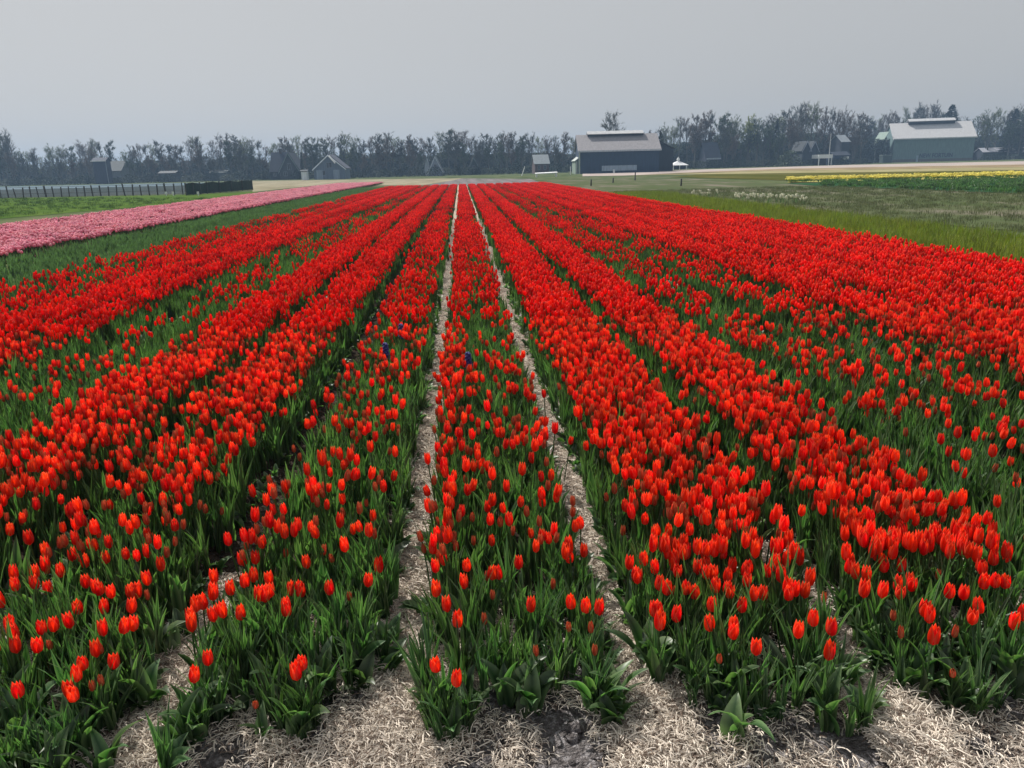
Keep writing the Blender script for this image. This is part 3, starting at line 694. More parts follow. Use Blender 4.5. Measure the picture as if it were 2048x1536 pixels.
# blue hyacinths strayed among the tulips
M['blue'] = mat('blue_petals', (0.05, 0.05, 0.22), rough=0.6)
for (a, b, s) in ((772, 708, 'dark blue hyacinth standing among red tulips left of the left straw path'), (937, 728, 'small dark blue hyacinth among the tulips between the straw paths'), (803, 668, 'violet hyacinth among red tulips, above the dark blue one')):
    x, y = P(a, b, .27); e = empty('hyacinth', (x, y, .02), s, 'hyacinth', rz=0)
    mb = MB(); mb.tube([(0, 0, 0), (0, 0, .28)], [.005, .004], 5); mb.obj('stem', M['stem'], e, True)
    mb = MB()
    for q in range(34):
        t = q / 34; aa = q * 2.4; r = .022 * (1 - .5 * t); low_flower(mb, (r * math.cos(aa), r * math.sin(aa), .20 + t * .13), .02, .013, 5, aa)
    mb.obj('flower', M['blue'], e, True)

# ------------------------------------------------------------------ fence and windbreak at left
M['wood'] = mat('weathered_wood', (0.045, 0.045, 0.045), (0.10, 0.095, 0.09), scale=8, rough=.9)
M['net'] = mat('dark_net', (0.008, 0.022, 0.018), (0.02, 0.045, 0.035), scale=5, rough=.9, bump=.03)
f0 = np.array(P(-330, 402)); f1 = np.array(P(366, 389.5))
fe = empty('fence', (float(f0[0]), float(f0[1]), 0), 'long low fence of thin dark posts and wire along the far side of the lawn', 'fence')
ln = float(np.linalg.norm(f1 - f0)); dr = (f1 - f0) / ln; npost = int(ln / .86)
pm = MB(); pm.box(-.045, .045, -.045, .045, -.1, 1.0); pm = pm.mesh('post', M['wood'])
for k in range(npost + 1):
    o = link(bpy.data.objects.new('post', pm), fe); q = dr * ln * k / npost; o.location = (q[0], q[1], random.uniform(-.16, .06)); o.rotation_euler = (random.gauss(0, .04), random.gauss(0, .05), random.random())
    if k % 5 == 0: o.scale = (1.35, 1.35, 1.06)
for zz in (.35, .92):
    mb = MB(); mb.tube([(0, .06, zz), (dr[0] * ln, dr[1] * ln + .06, zz)], [.014, .014], 4); mb.obj('wire', M['wood'], fe)
a = np.array(P(374, 391)); b = np.array(P(506, 379.5))
wb = empty('windbreak', (float(a[0]), float(a[1]), 0), 'low dark green netting windbreak at the end of the post fence', 'windbreak')
L_ = float(np.linalg.norm(b - a)); d_ = (b - a) / L_; nr = np.array([-d_[1], d_[0]])
mb = MB(); nseg = 26
for i in range(nseg + 1):
    q = d_ * L_ * i / nseg; w_ = .05 * math.sin(i * 1.3); h_ = .98 + .05 * math.sin(i * .9)
    for (o_, zz) in ((-.04, .04), (-.04, h_), (.04, h_), (.04, .04)): mb.v.append((q[0] + nr[0] * (o_ + w_), q[1] + nr[1] * (o_ + w_), zz)); mb.t.append(0)
for i in range(nseg):
    for k in range(4): mb.f.append((i * 4 + k, i * 4 + (k + 1) % 4, i * 4 + 4 + (k + 1) % 4, i * 4 + 4 + k)); mb.m.append(0)
mb.obj('netting', M['net'], wb)
for i in range(12):
    q = d_ * L_ * i / 11; mb = MB(); mb.box(q[0] - .05, q[0] + .05, q[1] - .16, q[1] - .09, 0, 1.05); mb.obj('post', M['wood'], wb)
M['paint'] = mat('white_paint', (0.72, 0.74, 0.76), (0.82, 0.83, 0.84), scale=2, rough=.5)
for px_, s in ((333, 'small white field marker left of its twin near the end of the fence'), (347, 'small white field marker right of its twin near the end of the fence'), (397, 'small white field marker in front of the dark windbreak')):
    x, y = P(px_, 392); mb = MB(); mb.box(-.03, .03, -.03, .03, 0, .32); mb.box(-.09, .09, -.045, -.033, .14, .36)
    o = mb.obj('field_marker', M['paint']); o.location = (x, y, 0); tag(o, s, 'marker')
for px_, py_, h_, s in ((1182, 372, .5, 'short dark post in the meadow below the grey barn door'), (1226, 366, .45, 'short dark post just right of the grey barn door'), (1270, 361, .8, 'thin dark post at the edge of the lilac field'), (1362, 372, .5, 'short dark post in the meadow right of the grey barn')):
    x, y = P(px_, py_); mb = MB(); mb.tube([(0, 0, 0), (.02, 0, h_)], [.07, .055], 6); mb.tube([(.02, 0, h_), (.02, 0, h_ + .04)], [.08, .03], 6)
    o = mb.obj('marker_post', M['wood']); o.location = (x, y, 0); tag(o, s, 'post')

# ------------------------------------------------------------------ buildings
def wallmat(nm, c, rough=.8, sc=1.2): return mat(nm, tuple(q * .82 for q in c), tuple(min(1, q * 1.15) for q in c), scale=sc, rough=rough, stretch=(3, 3, .4))
M['glass'] = mat('dark_glass', (0.02, 0.025, 0.035), rough=.1, spec=.6)
M['ridge'] = mat('ridge_cover', (0.40, 0.41, 0.43), (0.52, 0.53, 0.54), scale=1.5, rough=.7)
M['frame'] = mat('window_frame', (0.25, 0.28, 0.33), rough=.6)
M['dark'] = mat('dark_opening', (0.015, 0.016, 0.02), rough=.9)

def gable_body(mb, W, D, he, hr, mi=0):
    """walls with two gables, ridge along local X"""
    mb.add([(0, 0, 0), (W, 0, 0), (W, D, 0), (0, D, 0), (0, 0, he), (W, 0, he), (W, D, he), (0, D, he), (0, D / 2, hr), (W, D / 2, hr)],
           [(0, 1, 5, 4), (2, 3, 7, 6), (1, 2, 6, 9, 5), (3, 0, 4, 8, 7)], mi=mi)
def roof_parts(root, W, D, he, hr, m, ov=.35, th=.14):
    sl = (hr - he) / (D / 2)
    for s in (0, 1):
        mb = MB()
        if s == 0: mb.slab([(-ov, -ov, he - ov * sl + .16), (W + ov, -ov, he - ov * sl + .16), (W + ov, D / 2, hr + .16), (-ov, D / 2, hr + .16)], th)
        else: mb.slab([(W + ov, D + ov, he - ov * sl + .16), (-ov, D + ov, he - ov * sl + .16), (-ov, D / 2, hr + .16), (W + ov, D / 2, hr + .16)], th)
        mb.obj('roof', m, root)
def win(root, x, z, w_, h_, y=-.03, frame=True):
    mb = MB()
    t = .05
    mb.box(x - t, x + w_ + t, y - .04, y, z - t, z); mb.box(x - t, x + w_ + t, y - .04, y, z + h_, z + h_ + t)
    mb.box(x - t, x, y - .04, y, z, z + h_); mb.box(x + w_, x + w_ + t, y - .04, y, z, z + h_); mb.box(x + w_ / 2 - .03, x + w_ / 2 + .03, y - .03, y, z, z + h_)
    o = mb.obj('window', M['frame'], root)
    mb = MB(); mb.box(x, x + w_, y - .005, y + .005, z, z + h_); mb.obj('pane', M['glass'], o)

# -- grey barn
D0 = 156.0
x0, _ = at(1159, D0); x1, _ = at(1316, D0)
bn = empty('barn', (x0, D0, 0), 'grey purple roofed barn with dark blue walls, left one of the two big barns', 'barn', rz=R(-4))
W, D, he, hr = (x1 - x0), 10.5, 4.35, 7.35
mb = MB(); gable_body(mb, W, D, he, hr); mb.obj('wall', wallmat('blue_grey_cladding', (0.025, 0.05, 0.095)), bn)
roof_parts(bn, W, D, he, hr, wallmat('grey_purple_sheet', (0.27, 0.26, 0.275)))
mb = MB(); mb.box(W * .125, W * .835, D / 2 - 1.1, D / 2 + 1.1, hr - .15, hr + .30); mb.obj('ridge_vent', M['dark'], bn)
for s_g in (-1, 1):
    mb = MB(); q = [(W * .12, D / 2 + s_g * 1.35, hr + .22), (W * .84, D / 2 + s_g * 1.35, hr + .22), (W * .84, D / 2, hr + .82), (W * .12, D / 2, hr + .82)]; mb.slab(q if s_g < 0 else q[::-1], .1); mb.obj('vent_cover', M['ridge'], bn)
mb = MB(); mb.box(-.3, W + .3, -.62, -.40, he - .28, he + .02); mb.obj('gutter', wallmat('pale_gutter', (.40, .45, .50)), bn)
mb = MB(); mb.box(W * .28, W * .72, -.12, -.02, .45, 1.45); mb.obj('door', wallmat('pale_blue_panel', (0.30, 0.38, 0.47)), bn)
mb = MB(); mb.box(-.12, .12, -.14, -.02, 0, he - .3); mb.obj('corner_trim', wallmat('pale_green_trim', (.35, .42, .36)), bn)
mb = MB(); mb.box(W * .42, W * .445, -.2, -.14, 0, .7); mb.obj('post', M['paint'], bn)
# lean-to and dark barn behind
xa_, _ = at(1149, 160)
le = empty('lean_to', (xa_, 158.5, 0), 'narrow pale green lean-to with sloping roof against the left end of the grey barn', 'shed')
mb = MB(); mb.add([(0, 0, 0), (.95, 0, 0), (.95, 5, 0), (0, 5, 0), (0, 0, 2.6), (.95, 0, 3.3), (.95, 5, 3.3), (0, 5, 2.6)], [(0, 1, 5, 4), (2, 3, 7, 6), (1, 2, 6, 5), (3, 0, 4, 7)]); mb.obj('wall', wallmat('green_grey', (.25, .32, .27)), le)
mb = MB(); mb.slab([(-.2, -.2, 2.5), (1.0, -.2, 3.4), (1.0, 5.2, 3.4), (-.2, 5.2, 2.5)], .1); mb.obj('roof', wallmat('pale_roof', (.42, .46, .44)), le)
mb = MB(); mb.box(.15, .3, -.08, -.02, 0, 2.4); mb.obj('post', M['paint'], le)
xb0, _ = at(1300, 166); xb1, _ = at(1346, 166)
an = empty('barn', (xb0, 166, 0), 'dark windowless barn half hidden behind the right end of the grey barn', 'barn', rz=0)
W2 = xb1 - xb0
mb = MB(); mb.add([(-W2, 0, 0), (W2, 0, 0), (W2, 12, 0), (-W2, 12, 0), (-W2, 0, 4.4), (W2, 0, 4.4), (W2, 12, 4.4), (-W2, 12, 4.4), (0, 0, 6.9), (0, 12, 6.9)], [(0, 1, 5, 8, 4), (2, 3, 7, 9, 6), (1, 2, 6, 5), (3, 0, 4, 7)])
mb.obj('wall', wallmat('near_black_blue', (0.02, 0.03, 0.045)), an)
for s in (1, -1):
    mb = MB(); q = [(0, -.3, 7.05), (s * (W2 + .3), -.3, 4.4), (s * (W2 + .3), 12.3, 4.4), (0, 12.3, 7.05)]
    mb.slab(q if s < 0 else q[::-1], .12); mb.obj('roof', wallmat('dark_roof', (0.03, 0.035, 0.045)), an)

# -- green barn
D0 = 260.0
x0, _ = at(1785, D0)
bn = empty('barn', (x0, D0, 0), 'large blue green barn with pale roof and dark lettering, right one of the two', 'barn', rz=R(-17.5))
W, D, he, hr = 24.3, 16.0, 7.6, 12.6
mb = MB(); gable_body(mb, W, D, he, hr); mb.obj('wall', wallmat('blue_green_cladding', (0.14, 0.22, 0.22)), bn)
roof_parts(bn, W, D, he, hr, wallmat('pale_grey_sheet', (0.50, 0.50, 0.51)), ov=.5)
mb = MB(); mb.box(W * .22, W * .80, D / 2 - 1.6, D / 2 + 1.6, hr - .45, hr + .65); mb.obj('ridge_vent', M['dark'], bn)
for s_g in (-1, 1):
    mb = MB(); q = [(W * .215, D / 2 + s_g * 2.0, hr + .55), (W * .805, D / 2 + s_g * 2.0, hr + .55), (W * .805, D / 2, hr + 1.4), (W * .215, D / 2, hr + 1.4)]; mb.slab(q if s_g < 0 else q[::-1], .12); mb.obj('vent_cover', M['ridge'], bn)
mb = MB(); mb.box(-.4, W + .4, -.85, -.55, he - .40, he - .02); mb.obj('gutter', wallmat('pale_gutter_b', (.50, .54, .55)), bn)
mb = MB(); mb.box(0.1, W - .1, -.08, -.02, 0, .9); mb.obj('plinth', wallmat('grey_plinth', (.13, .13, .12)), bn)
mb = MB(); mb.box(W * .30, W * .325, -.13, -.09, 0, 2.1); mb.obj('door', wallmat('pale_blue_door', (.30, .40, .48)), bn)
mb = MB(); mb.box(-.12, -.02, D * .30, D * .62, 0, 3.0); mb.obj('gable_door', M['dark'], bn)
mb = MB(); mb.box(-.22, -.03, D * .66, D * .74, 6.2, 7.6); mb.obj('lamp_box', M['paint'], bn)
tc = bpy.data.curves.new('lettering', 'FONT'); tc.body = 'NEW FORTUIN'; tc.size = 1.85; tc.extrude = .03; tc.offset = .03; tc.materials.append(mat('navy_letters', (0.012, 0.03, 0.075), rough=.6))
tq = bpy.data.objects.new('letters', tc); link(tq); bpy.context.view_layer.update(); lme = bpy.data.meshes.new_from_object(tq.evaluated_get(bpy.context.evaluated_depsgraph_get())); bpy.data.objects.remove(tq)
to = link(bpy.data.objects.new('lettering', lme), bn); to.location = (W * .335, -.06, 1.35); to.rotation_euler = (R(90), 0, 0); to.scale = (.80, 1.0, 1)
# open shed left of the green barn
xs_, _ = at(1746, 262)
sh = empty('open_shed', (xs_, 262, 0), 'pale green open fronted shed with white posts against the left gable of the green barn', 'shed')
mb = MB(); mb.slab([(0, -.4, 4.2), (2.0, -.4, 5.2), (2.0, 8, 5.2), (0, 8, 4.2)], .15); mb.slab([(1.8, -.2, 5.3), (4.6, -.2, 10), (4.6, 6, 10), (1.8, 6, 5.3)], .15); mb.obj('roof', wallmat('pale_green_roof', (.24, .32, .28)), sh)
mb = MB(); mb.box(1.9, 4.5, .3, .5, 2.3, 6.0); mb.obj('wall', wallmat('pale_green_wall', (.17, .25, .22)), sh)
for q, t_ in ((.5, 0), (2.6, .35), (4.3, 0)):
    mb = MB(); mb.tube([(q, 0, 0), (q + t_, 0, 4.1)], [.12, .12], 6); mb.obj('post', M['paint'], sh)
xs_, _ = at(1766, 252)
sh = empty('container', (xs_, 252, 0), 'dark storage box with pale lid at the left front corner of the green barn', 'container')
mb = MB(); mb.box(0, 3.0, 0, 2.2, 0, 2.2); mb.obj('box', wallmat('dark_green_box', (.05, .075, .075)), sh)
mb = MB(); mb.box(-.1, 3.1, -.1, 2.3, 2.2, 2.45); mb.obj('lid', wallmat('grey_green_lid', (.16, .2, .19)), sh)

# -- houses among the trees; front gable towards us unless 'side'
def house(px0, px1, ptop, peave, D_, label, wall, roof, side=False, board=None, depth=8, wins=True, chim=False, cat='house', rise=0):
    pc = (px0 + px1) / 2
    X0, _ = at(px0, D_); X1, _ = at(px1, D_); _, hr_ = at(pc, D_, ptop); _, he_ = at(pc, D_, peave); he_ = max(he_, .5)
    W_ = X1 - X0
    r = empty('house', (X0, D_, 0), label, cat)
    wm = wallmat('house_wall', wall); rm = wallmat('house_roof', roof)
    if side:
        mb = MB(); gable_body(mb, W_, depth, he_, hr_); mb.obj('wall', wm, r); roof_parts(r, W_, depth, he_, hr_, rm, .25, .12)
    else:
        mb = MB(); mb.add([(0, 0, 0), (W_, 0, 0), (W_, depth, 0), (0, depth, 0), (0, 0, he_), (W_, 0, he_), (W_, depth, he_), (0, depth, he_), (W_ / 2, 0, hr_), (W_ / 2, depth, hr_)],
                          [(0, 1, 5, 8, 4), (2, 3, 7, 9, 6), (1, 2, 6, 5), (3, 0, 4, 7)]); mb.obj('wall', wm, r)
        for s in (-1, 1):
            e_ = W_ / 2 + s * (W_ / 2 + .3); dz = .3 * (hr_ - he_) / (W_ / 2)
            q = [(W_ / 2, -.35, hr_ + .12), (e_, -.35, he_ - dz + .12), (e_, depth + .2, he_ - dz + .12), (W_ / 2, depth + .2, hr_ + .12)]
            mb = MB(); mb.slab(q if s < 0 else q[::-1], .1); mb.obj('roof', rm, r)
            if board:
                w_ = .30; mb = MB(); q = [(W_ / 2, -.45, hr_ + .1), (e_, -.45, he_ - dz + .1), (e_, -.45, he_ - dz + .1 - w_), (W_ / 2, -.45, hr_ + .1 - w_)]
                mb.slab(q if s > 0 else q[::-1], -.08 if False else .08); mb.obj('bargeboard', wallmat('bargeboard', board), r)
    if wins and he_ > 1.6:
        for q in (.2, .64): win(r, W_ * q, .9, W_ * .15, .9)
    if wins and not side and hr_ - he_ > 2: win(r, W_ * .42, he_ + .2, W_ * .16, (hr_ - he_) * .35)
    if chim:
        mb = MB(); mb.box(W_ * .48, W_ * .48 + .7, depth * .45, depth * .45 + .7, hr_ - 1, hr_ + .9); mb.obj('chimney', wallmat('chimney_brick', (.08, .07, .07)), r)
    return r, W_, he_, hr_
DB, WB = (.03, .04, .06), (.40, .46, .55)
r_, W_, he_, hr_ = house(190, 215, 316, 322, 205, 'tall dark blue box shaped house with a white roof rim at the left', (.03, .04, .075), (.03, .04, .07), side=True, depth=3, wins=False)
mb = MB(); mb.box(-.35, W_ + .35, -.42, -.30, he_ - .1, he_ + .1); mb.obj('roof_rim', M['paint'], r_); mb = MB(); mb.box(W_ + .05, W_ + .15, -.1, 0, 0, he_); mb.obj('corner_trim', M['frame'], r_)
house(216, 243, 322, 342, 212, 'low grey roofed house right of the tall dark house at left', (.14, .16, .17), (.07, .085, .09), side=True)
house(318, 350, 343, 347, 205, 'low pale roofed shed under the thin trees at left', (.05, .06, .07), (.05, .06, .07), side=True, depth=4, wins=False, cat='shed')
house(420, 452, 341, 346, 205, 'low shed with long pale roof under the tall tree clump at left', (.08, .1, .11), (.09, .11, .11), side=True, depth=4, wins=False, cat='shed')
house(541, 571, 305, 343, 196, 'dark steep roofed house with its roof plane facing the field', DB, (.03, .04, .065), side=True, chim=True)
house(560, 599, 306, 341, 193, 'house with a steep dark gable and thin pale bargeboards beside the white gabled house', (.05, .06, .075), (.04, .05, .07), board=(.17, .22, .22))
r_, W_, he_, hr_ = house(628, 690, 310, 337, 178, 'large white trimmed chalet house with broad gable and dark glass front', (.13, .17, .24), (.05, .06, .09), board=(.72, .78, .86))
mb = MB(); mb.slab([(W_ * .53, -1.2, hr_ - .4), (W_ * .53, -.4, hr_ - .1), (W_ * .72, -.4, hr_ - 1.4), (W_ * .72, -1.2, hr_ - 1.9)], .12); mb.obj('dormer_roof', M['paint'], r_)
for q in (.08, .62): mb = MB(); mb.box(W_ * q, W_ * (q + .2), -.2, -.04, 0, 2.0); mb.obj('front_panel', wallmat('pale_blue_wall', (.25, .31, .40)), r_)
house(602, 613, 341, 343, 174, 'small white garden shed left of the white trimmed chalet', (.70, .74, .80), (.03, .04, .05), side=True, depth=2, wins=False, cat='shed')
house(858, 884, 313, 341, 190, 'small steep white gabled house in the middle of the tree line', (.28, .32, .44), (.14, .17, .21), board=(.6, .66, .78))
house(850, 858, 318, 336, 192, 'narrow white shed touching the left of the small white gabled house', (.45, .5, .58), (.3, .34, .4), depth=3, wins=False, cat='shed')
house(934, 962, 316, 343, 196, 'faint grey gabled house between the white gable and the grey barn', (.05, .065, .07), (.06, .075, .08), board=(.13, .16, .17))
house(1070, 1098, 310, 328, 180, 'brick house with pale grey roof just left of the grey barn', (.09, .06, .06), (.17, .20, .22), side=True, depth=8)
house(1413, 1441, 285, 319, 212, 'dark house with a pale eaves line right of the white kiosk', (.02, .03, .06), (.025, .035, .06), side=True)
mb = MB(); xk, hk = at(1413, 211, 319); xk2, _ = at(1441, 211, 319); mb.box(0, xk2 - xk, 0, .2, hk, hk + .35); o = mb.obj('awning', wallmat('pale_awning', (.3, .35, .42))); o.location = (xk, 210.6, 0); tag(o, 'pale awning along the front of the dark house right of the kiosk', 'awning')
house(1604, 1619, 283, 299, 226, 'left one of two joined small gables with white zigzag boards', (.04, .055, .075), (.04, .05, .06), board=(.34, .38, .46), wins=False)
house(1619, 1634, 283, 299, 226, 'right one of two joined small gables with white zigzag boards', (.04, .055, .075), (.04, .05, .06), board=(.34, .38, .46), wins=False)
house(1681, 1697, 270, 284, 232, 'house with a pale grey roof high behind the blue shed', (.03, .04, .06), (.22, .25, .28), side=True, wins=False)
# carport with white fascia
xk, _ = at(1636, 214); xk2, _ = at(1664, 214); _, hk = at(1650, 214, 309); W_ = xk2 - xk
r_ = empty('carport', (xk, 214, 0), 'open carport with thick white fascia and white posts beside the flagpole', 'carport')
mb = MB(); mb.box(0, W_, -.3, 4, hk - 1.0, hk); mb.obj('fascia', M['paint'], r_)
for q in (.1, W_ - .3): mb = MB(); mb.box(q, q + .22, -.2, 0, 0, hk - 1.0); mb.obj('post', M['paint'], r_)
mb = MB(); mb.box(.05, W_ - .05, 3.2, 3.4, 0, hk - 1.0); mb.obj('back_wall', M['dark'], r_)
r2, W_, he_, hr_ = house(1668, 1699, 304, 311, 216, 'low dark blue shed with small white panel right of the flagpole', (.015, .035, .085), (.02, .03, .05), side=True, depth=5, wins=False, cat='shed')
mb = MB(); mb.box(W_ * .62, W_ * .95, -.1, -.03, he_ - 1.1, he_ - .3); mb.obj('panel', M['paint'], r2)
xk, hk = at(1662, 212, 268)
mb = MB(); mb.tube([(0, 0, 0), (0, 0, hk)], [.10, .05], 8); mb.tube([(0, 0, hk), (0, 0, hk + .15)], [.1, .02], 8); o = mb.obj('flagpole', M['paint']); o.location = (xk, 212, 0); tag(o, 'thin white flagpole between the carport and the dark blue shed', 'flagpole')
# kiosk
xk, _ = at(1345, 200); xk2, _ = at(1376, 200); W_ = xk2 - xk
r_ = empty('kiosk', (xk, 200, 0), 'white hip roofed garden kiosk with a small cupola right of the barns at centre', 'kiosk')
_, z0 = at(1360, 200, 330.5); _, z1 = at(1360, 200, 321); _, z2 = at(1360, 200, 313)
mb = MB(); c = W_ / 2; mb.add([(-.2, -.2, z0), (W_ + .2, -.2, z0), (W_ + .2, W_, z0), (-.2, W_, z0), (c, c, z1)], [(0, 1, 4), (1, 2, 4), (2, 3, 4), (3, 0, 4), (3, 2, 1, 0)]); mb.obj('roof', M['paint'], r_)
mb = MB(); low_flower(mb, (c, c, z1 - .4), z2 - z1 + .4, .45, 8, 0, rings=((0, .8), (.4, .8), (.5, 1.0), (1, .1))); mb.obj('cupola', M['paint'], r_)
for q in (.2, W_ * .45, W_ - .4): mb = MB(); mb.box(q, q + .2, 0, .2, 0, z0); mb.obj('post', M['paint'], r_)
mb = MB(); mb.box(.3, W_ - .3, 1.6, 1.8, 0, z0); mb.obj('back_wall', M['dark'], r_)
# low buildings at the far right
house(1966, 2014, 296, 304, 268, 'low pale roofed outbuilding right of the green barn', (.04, .05, .07), (.45, .46, .52), side=True, depth=5, cat='shed')
house(2030, 2070, 294, 304, 272, 'second pale roofed outbuilding at the right edge of the view', (.06, .06, .08), (.4, .4, .46), side=True, depth=5, cat='shed')
# white cover on the field left of the grey barn
x, y = P(1071, 352); mb = MB()
mb.slab([(0, 0, .55), (3.6, 0, .65), (3.6, 1.4, .75), (0, 1.4, .65)], .12); mb.box(.1, .3, .1, .3, 0, .5); mb.box(3.3, 3.5, .1, .3, 0, .55); mb.box(.1, .3, 1, 1.2, 0, .5); mb.box(3.3, 3.5, 1, 1.2, 0, .55)
o = mb.obj('field_table', M['paint']); o.location = (x, 128, 0); o.location[0] = at(1071, 128)[0]; tag(o, 'low white topped stand in the field in front of the brick house', 'stand')
for px_, lean, s in ((1043, .6, 'white pole leaning right in the field left of the brick house'), (1141, 0, 'white upright pole just left of the lean-to')):
    x_, h_ = at(px_, 150, 334); mb = MB(); mb.tube([(0, 0, 0), (lean, 0, h_)], [.09, .06], 6); mb.tube([(lean, 0, h_), (lean, 0, h_ + .1)], [.09, .02], 6)
    o = mb.obj('pole', M['paint']); o.location = (x_, 150, 0); tag(o, s, 'pole')

# ------------------------------------------------------------------ trees
M['bark'] = mat('bark', (0.07, 0.07, 0.065), (0.13, 0.125, 0.115), scale=3, rough=.95)
M['twig'] = mat('twigs', (0.085, 0.092, 0.075), rough=.9, rand=.25, transl=.1)
M['twig3'] = mat('brown_twigs', (0.13, 0.105, 0.085), rough=.9, rand=.25, transl=.1)
M['twig4'] = mat('fresh_twigs', (0.12, 0.145, 0.05), rough=.9, rand=.25, transl=.15)
M['twig2'] = mat('greenish_twigs', (0.07, 0.10, 0.055), rough=.9, rand=.25, transl=.15)
M['conif'] = mat('conifer', (0.018, 0.035, 0.020), rough=.9, rand=.2)
M['willow'] = mat('willow', (0.26, 0.30, 0.07), rough=.8, rand=.1, transl=.3)
M['bush'] = mat('bush', (0.03, 0.05, 0.035), rough=.9, rand=.3, transl=.1)

def tree_meshes(seed, style):
    r = random.Random(seed); tk, cr = MB(), MB(); H = 14.0
    up = Vector((0, 0, 1))
    def twigs(p, d, n, L0):
        for _ in range(n):
            dd = (d + Vector((r.gauss(0, .35), r.gauss(0, .35), r.gauss(.25, .3)))).normalized(); L_ = L0 * r.uniform(.4, 1.1)
            q = p + dd * L_; s = dd.cross(Vector((r.gauss(0, 1), r.gauss(0, 1), r.gauss(0, 1)))).normalized() * r.uniform(.018, .045)
            cr.add([p - s, p + s, q], [(0, 1, 2)])
            for k in range(2 if style != 'full' else 4):
                c = p + dd * L_ * r.uniform(.3, 1) + Vector((r.gauss(0, .12), r.gauss(0, .12), r.gauss(0, .12))); a = Vector((r.gauss(0, 1), r.gauss(0, 1), r.gauss(0, 1))).normalized(); b = a.cross(up).normalized()
                z = r.uniform(.05, .11) * (1 if style != 'full' else 1.7); cr.add([c - a * z, c + b * z * .7, c + a * z, c - b * z * .7], [(0, 1, 2, 3)])
    multi = r.choice([1, 1, 2]) if style == 'bare' else 1
    for t_ in range(multi):
        pts = []; x = y = 0.0; dx, dy = r.gauss(0, .02) + (.1 * (t_ * 2 - 1) if multi > 1 else 0), r.gauss(0, .02)
        for i in range(9):
            pts.append(Vector((x, y, H * .94 * i / 8))); x += dx * H / 8 + r.gauss(0, .07); y += dy * H / 8 + r.gauss(0, .07)
        tk.tube(pts, [.24 * (1 - i / 9) + .02 for i in range(9)], 6)
        for k in range(24):
            t = r.uniform(.16 if style == 'full' else .24, .97); i = int(t * 8); p = pts[i].lerp(pts[min(i + 1, 8)], t * 8 - i)
            az = r.uniform(0, 6.283); spread = r.uniform(.35, .95) if style != 'col' else r.uniform(.2, .4)
            L_ = H * (.30 * (1 - t * .62) + .06) * r.uniform(.7, 1.15) * (.7 if style == 'col' else 1)
            d = Vector((math.cos(az) * spread, math.sin(az) * spread, 1)).normalized()
            bp = [p]; q = p
            for j in range(3): d = (d + up * .12 + Vector((r.gauss(0, .08), r.gauss(0, .08), 0))).normalized(); q = q + d * L_ / 3; bp.append(q)
            tk.tube(bp, [.06, .045, .03, .012], 4)
            for m_ in range(5):
                f = r.uniform(.25, 1.0) * 3; j = min(int(f), 2); b0 = bp[j].lerp(bp[j + 1], f - j)
                d2 = (d + Vector((r.gauss(0, .5), r.gauss(0, .5), r.gauss(.1, .25)))).normalized(); b1 = b0 + d2 * L_ * r.uniform(.2, .42)
                tk.tube([b0, b1], [.024, .008], 3)
                twigs(b0.lerp(b1, .5), d2, 4, 1.1); twigs(b1, d2, 6, 1.1)
    return tk.mesh('trunk', M['bark'], True), cr, H
def crown_mesh(cr, m): return cr.mesh('crown', m)
TV = []
for sd_, st in ((1, 'bare'), (2, 'bare'), (3, 'full'), (4, 'full'), (5, 'bare'), (6, 'col'), (7, 'full'), (8, 'bare')):
    a, b, c = tree_meshes(sd_, st); TV.append((a, crown_mesh(b, M['twig'] if st != 'full' else M['twig2']), c, st))
for a, b, c, st in list(TV):
    for mm in ('twig3', 'twig4') if st != 'full' else ('twig3', 'twig'):
        b2 = b.copy(); b2.materials[0] = M[mm]; TV.append((a, b2, c, st))
wil = TV[2][1].copy(); wil.materials[0] = M['willow']
def conifer_mesh(seed):
    r = random.Random(seed); tk, cr = MB(), MB(); H = 14.
    tk.tube([(0, 0, 0), (0, 0, H * .96)], [.22, .03], 6)
    for k in range(520):
        t = r.random() ** 1.25; z = H * (.06 + .93 * t); rad = (1 - t) ** .8 * 2.9 * r.uniform(.7, 1.1) + .15; az = r.uniform(0, 6.283)
        p = Vector((0, 0, z + .1)); q = Vector((math.cos(az) * rad, math.sin(az) * rad, z - rad * .12 + r.gauss(.1, .15))); s = Vector((-math.sin(az), math.cos(az), 0)) * r.uniform(.18, .4)
        m_ = p.lerp(q, .6); cr.add([p, m_ - s + Vector((0, 0, -.15)), q, m_ + s + Vector((0, 0, .12))], [(0, 1, 2), (0, 2, 3)])
    return tk.mesh('trunk', M['bark'], True), cr.mesh('crown', M['conif']), H
CV = conifer_mesh(11)
def put_tree(tk, cr, H0, X, Y, h, wx, label, group, name='tree', cat='tree', m=None):
    e = empty(name, (X, Y, 0), label, cat, group, random.uniform(0, 6.28)); s = h / H0; e.scale = (s * wx, s * wx, s)
    for nm, me_ in (('trunk', tk), ('crown', cr)):
        if me_: link(bpy.data.objects.new(nm, me_), e)
    return e
